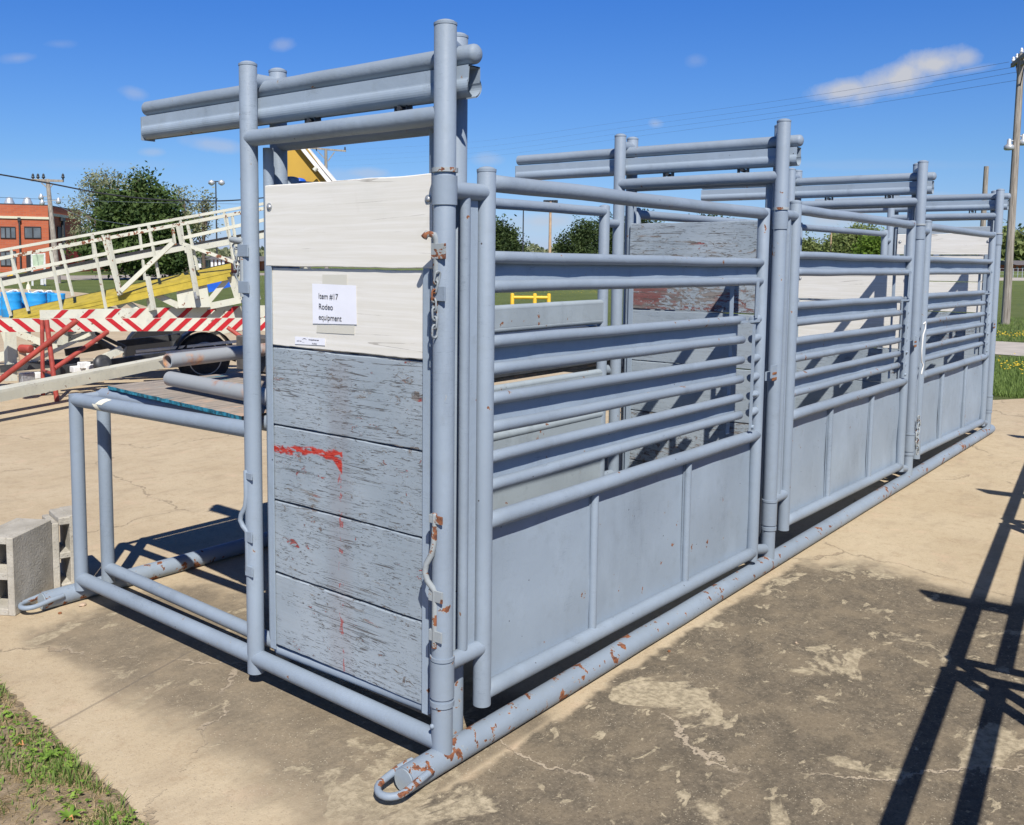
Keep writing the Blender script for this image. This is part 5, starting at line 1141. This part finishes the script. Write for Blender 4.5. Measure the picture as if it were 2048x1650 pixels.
# small building with white porch columns behind the ramp
def house(uL,uR,vb,vw,vr,wallmat,label,cols=0,depth=9,D=None,gable=True,name='house'):
    a=G(uL,vb); b=G(uR,vb); D=(a-CO).dot(_d) if D is None else D; a=P(uL,vb,D); b=P(uR,vb,D); a.z=b.z=Z0
    bk=_d.copy(); bk.z=0; bk.normalize(); bk*=depth; zw=P(uL,vw,D).z; zr=P(uL,vr,D).z; d=(b-a).normalized()
    e=empty(name,(a.x,a.y,Z0)); tag(e,label,'house'); O_=Vector(e.location)
    L_=(b-a).length; def_=lambda p:Vector(p)-O_
    q=MB(); c=(a+b)/2+bk/2; 
    q.prism([def_(a+bk*.12),def_(b+bk*.12),def_(b+bk),def_(a+bk)],(0,0,zw-Z0)); wl=q.build('wall',wallmat,e)
    ov=d*.6; q=MB(); m1=a+bk*.5;m2=b+bk*.5; zo=Vector((0,0,zw-Z0)); zz_=Vector((0,0,zr-Z0)); f_=bk.normalized()*.7
    q.add([def_(a-ov-f_)+zo,def_(b+ov-f_)+zo,def_(b+ov+bk+f_)+zo,def_(a-ov+bk+f_)+zo,def_(m1-ov*(1 if gable else -3))+zz_,def_(m2+ov*(1 if gable else -3))+zz_],[(0,1,5,4),(2,3,4,5),(0,4,3),(1,2,5),(0,3,2,1)],False); q.build('roof','roof_dark',e)
    n_=3
    for k in range(n_):
        t=(k+.5)/n_; p=def_(a.lerp(b,t)+bk*.12-bk.normalized()*.05)+Vector((0,0,(zw-Z0)*.55)); q=MB(); q.box(p,(L_/n_*.4,.08,(zw-Z0)*.42),Matrix((d,bk.normalized(),Vector((0,0,1)))).transposed()); q.build('window','glass',e)
    for k in range(cols):
        t=(k+.5)/cols; p=def_(a.lerp(b,t)-bk.normalized()*.3); q=MB(); q.tube([p,p+zo],.16,8); q.build('column','white_paint',e)
house(422,452,540,519,513,'brick','small brown roofed building with white porch columns beyond the parked cars',4,D=105)
house(398,420,541,515,512,'cream_band','small tan walled building left of the porch building',0,D=120)
house(470,520,541,522,512,'brick','low brick house hidden behind the left post',2,D=130)
house(2002,2026,544,530,524,'white_paint','low white fronted house left of the right utility pole',0,D=200)
house(2034,2068,543,530,521,'brick','brick house with white gable at the right picture edge',0,D=190)
# fence line before the right houses
q=empty('wire_fence',tuple(G(1995,555))); tag(q,'low wire fence in front of the far houses','fence'); fo=Vector(q.location)
for k in range(9):
    p=G(1990+k*9,555)-fo; m_=MB(); m_.tube([p,p+Vector((0,0,1.1))],.04,6); m_.build('fence_post','grey_metal',q)
m_=MB()
for z in (.4,.75,1.05): m_.tube([G(1985,555)-fo+Vector((0,0,z)),G(2070,555)-fo+Vector((0,0,z))],.015,4)
m_.build('fence_wire','grey_metal',q)
# accessible parking sign
b=G(262,559); D=(b-CO).dot(_d); e=empty('parking_sign',(b.x,b.y,Z0)); tag(e,'blue wheelchair parking sign on a thin post left of the evergreen trunk','sign'); O_=Vector(e.location)
q=MB(); q.tube([(0,0,0),(0,0,P(262,528,D).z-Z0)],.03,8); q.build('post','dark_steel',e)
c=P(262,534,D)-O_-_d*.05; q=MB(); up=Vector((0,0,1)); fw=_d.copy(); fw.z=0; fw.normalize(); RM=Matrix((_r,fw,up)).transposed(); hw=4.6*D/CF; hh=8*D/CF; q.box(c,(2*hw,.02,2*hh),RM); sgn=q.build('sign_plate','sign_blue',e)
q=MB(); c2=c-fw*.02; s_=hh*.55
q.tube([c2+(_r*math.cos(a)+up*math.sin(a))*s_*.45-up*s_*.35 for a in [math.pi*(1.0+1.35*k/12)-.6 for k in range(13)]],s_*.07,6); q.tube([c2+up*s_*.55-_r*s_*.1,c2+up*s_*.0-_r*s_*.1,c2+up*s_*.0+_r*s_*.35,c2-up*s_*.5+_r*s_*.5],s_*.08,6); q.box(c2+up*s_*.75-_r*s_*.1,(s_*.2,.01,s_*.2),RM); q.build('wheelchair_symbol','white_paint',sgn)
# white framed notice board
bL=G(66,571); DL=(bL-CO).dot(_d); e=empty('notice_board',tuple((bL.x,bL.y,Z0))); tag(e,'white framed notice board on two posts before the brick building','sign'); O_=Vector(e.location)
for u in (65,90):
    q=MB(); q.beam(P(u,572,DL)-O_,P(u-1.5,506,DL)-O_,.09,.09); q.build('post','white_paint',e)
q=MB(); c=(P(77,521,DL)-O_); q.box(c,(23*DL/CF,.06,25*DL/CF),RM); q.build('board_face','sign_green',e)
q=MB(); q.beam(P(64,509,DL)-O_-fw*.04,P(89,508,DL)-O_-fw*.04,.05,.07); q.beam(P(64,533,DL)-O_-fw*.04,P(89,533,DL)-O_-fw*.04,.05,.05); q.build('board_frame','white_paint',e)
q=MB(); q.beam(P(84,553,DL*.99)-O_,P(84,570,DL*.99)-O_,.13,.13); q.build('post_base','white_paint',e)
# pale hydrant-like bollard
b=G(57,579); D=(b-CO).dot(_d); q=MB(); s_=D/CF; q.lathe([(5*s_,0),(5*s_,1*s_),(4.6*s_,2*s_),(3.4*s_,9*s_),(1.6*s_,11*s_),(1.4*s_,14*s_),(1.9*s_,15*s_),(.2*s_,16*s_)],(b.x,b.y,Z0),14); o=q.build('hydrant','cream_band',loc=(b.x,b.y,Z0)); tag(o,'small pale cone shaped hydrant above the blue barrels','hydrant')
# yellow rails
def yrail(us,vt,vb,D,vm,label,r=.06):
    p0=P(us[0],vb,D); e=empty('yellow_railing',(p0.x,p0.y,Z0)); tag(e,label,'railing'); O_=Vector(e.location); zt_=P(us[0],vt,D).z-Z0; zm=P(us[0],vm,D).z-Z0
    ps=[P(u,vb,D) for u in us]; ps=[Vector((p.x,p.y,0))-Vector((O_.x,O_.y,0)) for p in ps]
    for p in ps:
        q=MB(); q.tube([p,p+Vector((0,0,zt_+.03))],r,12,dome=.03); q.build('post','yellow2',e)
    for z,nm in ((zt_-.07,'top_rail'),(zm,'mid_rail')):
        q=MB(); q.tube([ps[0]+Vector((0,0,z)),ps[-1]+Vector((0,0,z))],r*.85,12); q.build(nm,'yellow2',e)
yrail((1024,1069,1097),590,640,29,614,'yellow pipe railing on the lawn behind the first chute')
yrail((18,30,47),549,568,64,553,'small yellow railing on the grass left of the notice board',.10)
# maroon machine roof low in the gap
c=P(992,622,27); q=MB(); q.prism([P(930,645,27),P(1012,640,27),P(1010,622,27),P(995,613,27),P(950,612,27),P(930,618,27)],ray(960,620)*2.0/1); o=q.build('maroon_car_hood','maroon',loc=(c.x,c.y,Z0)); tag(o,'dark maroon car hood edge just right of the first gate post','car')
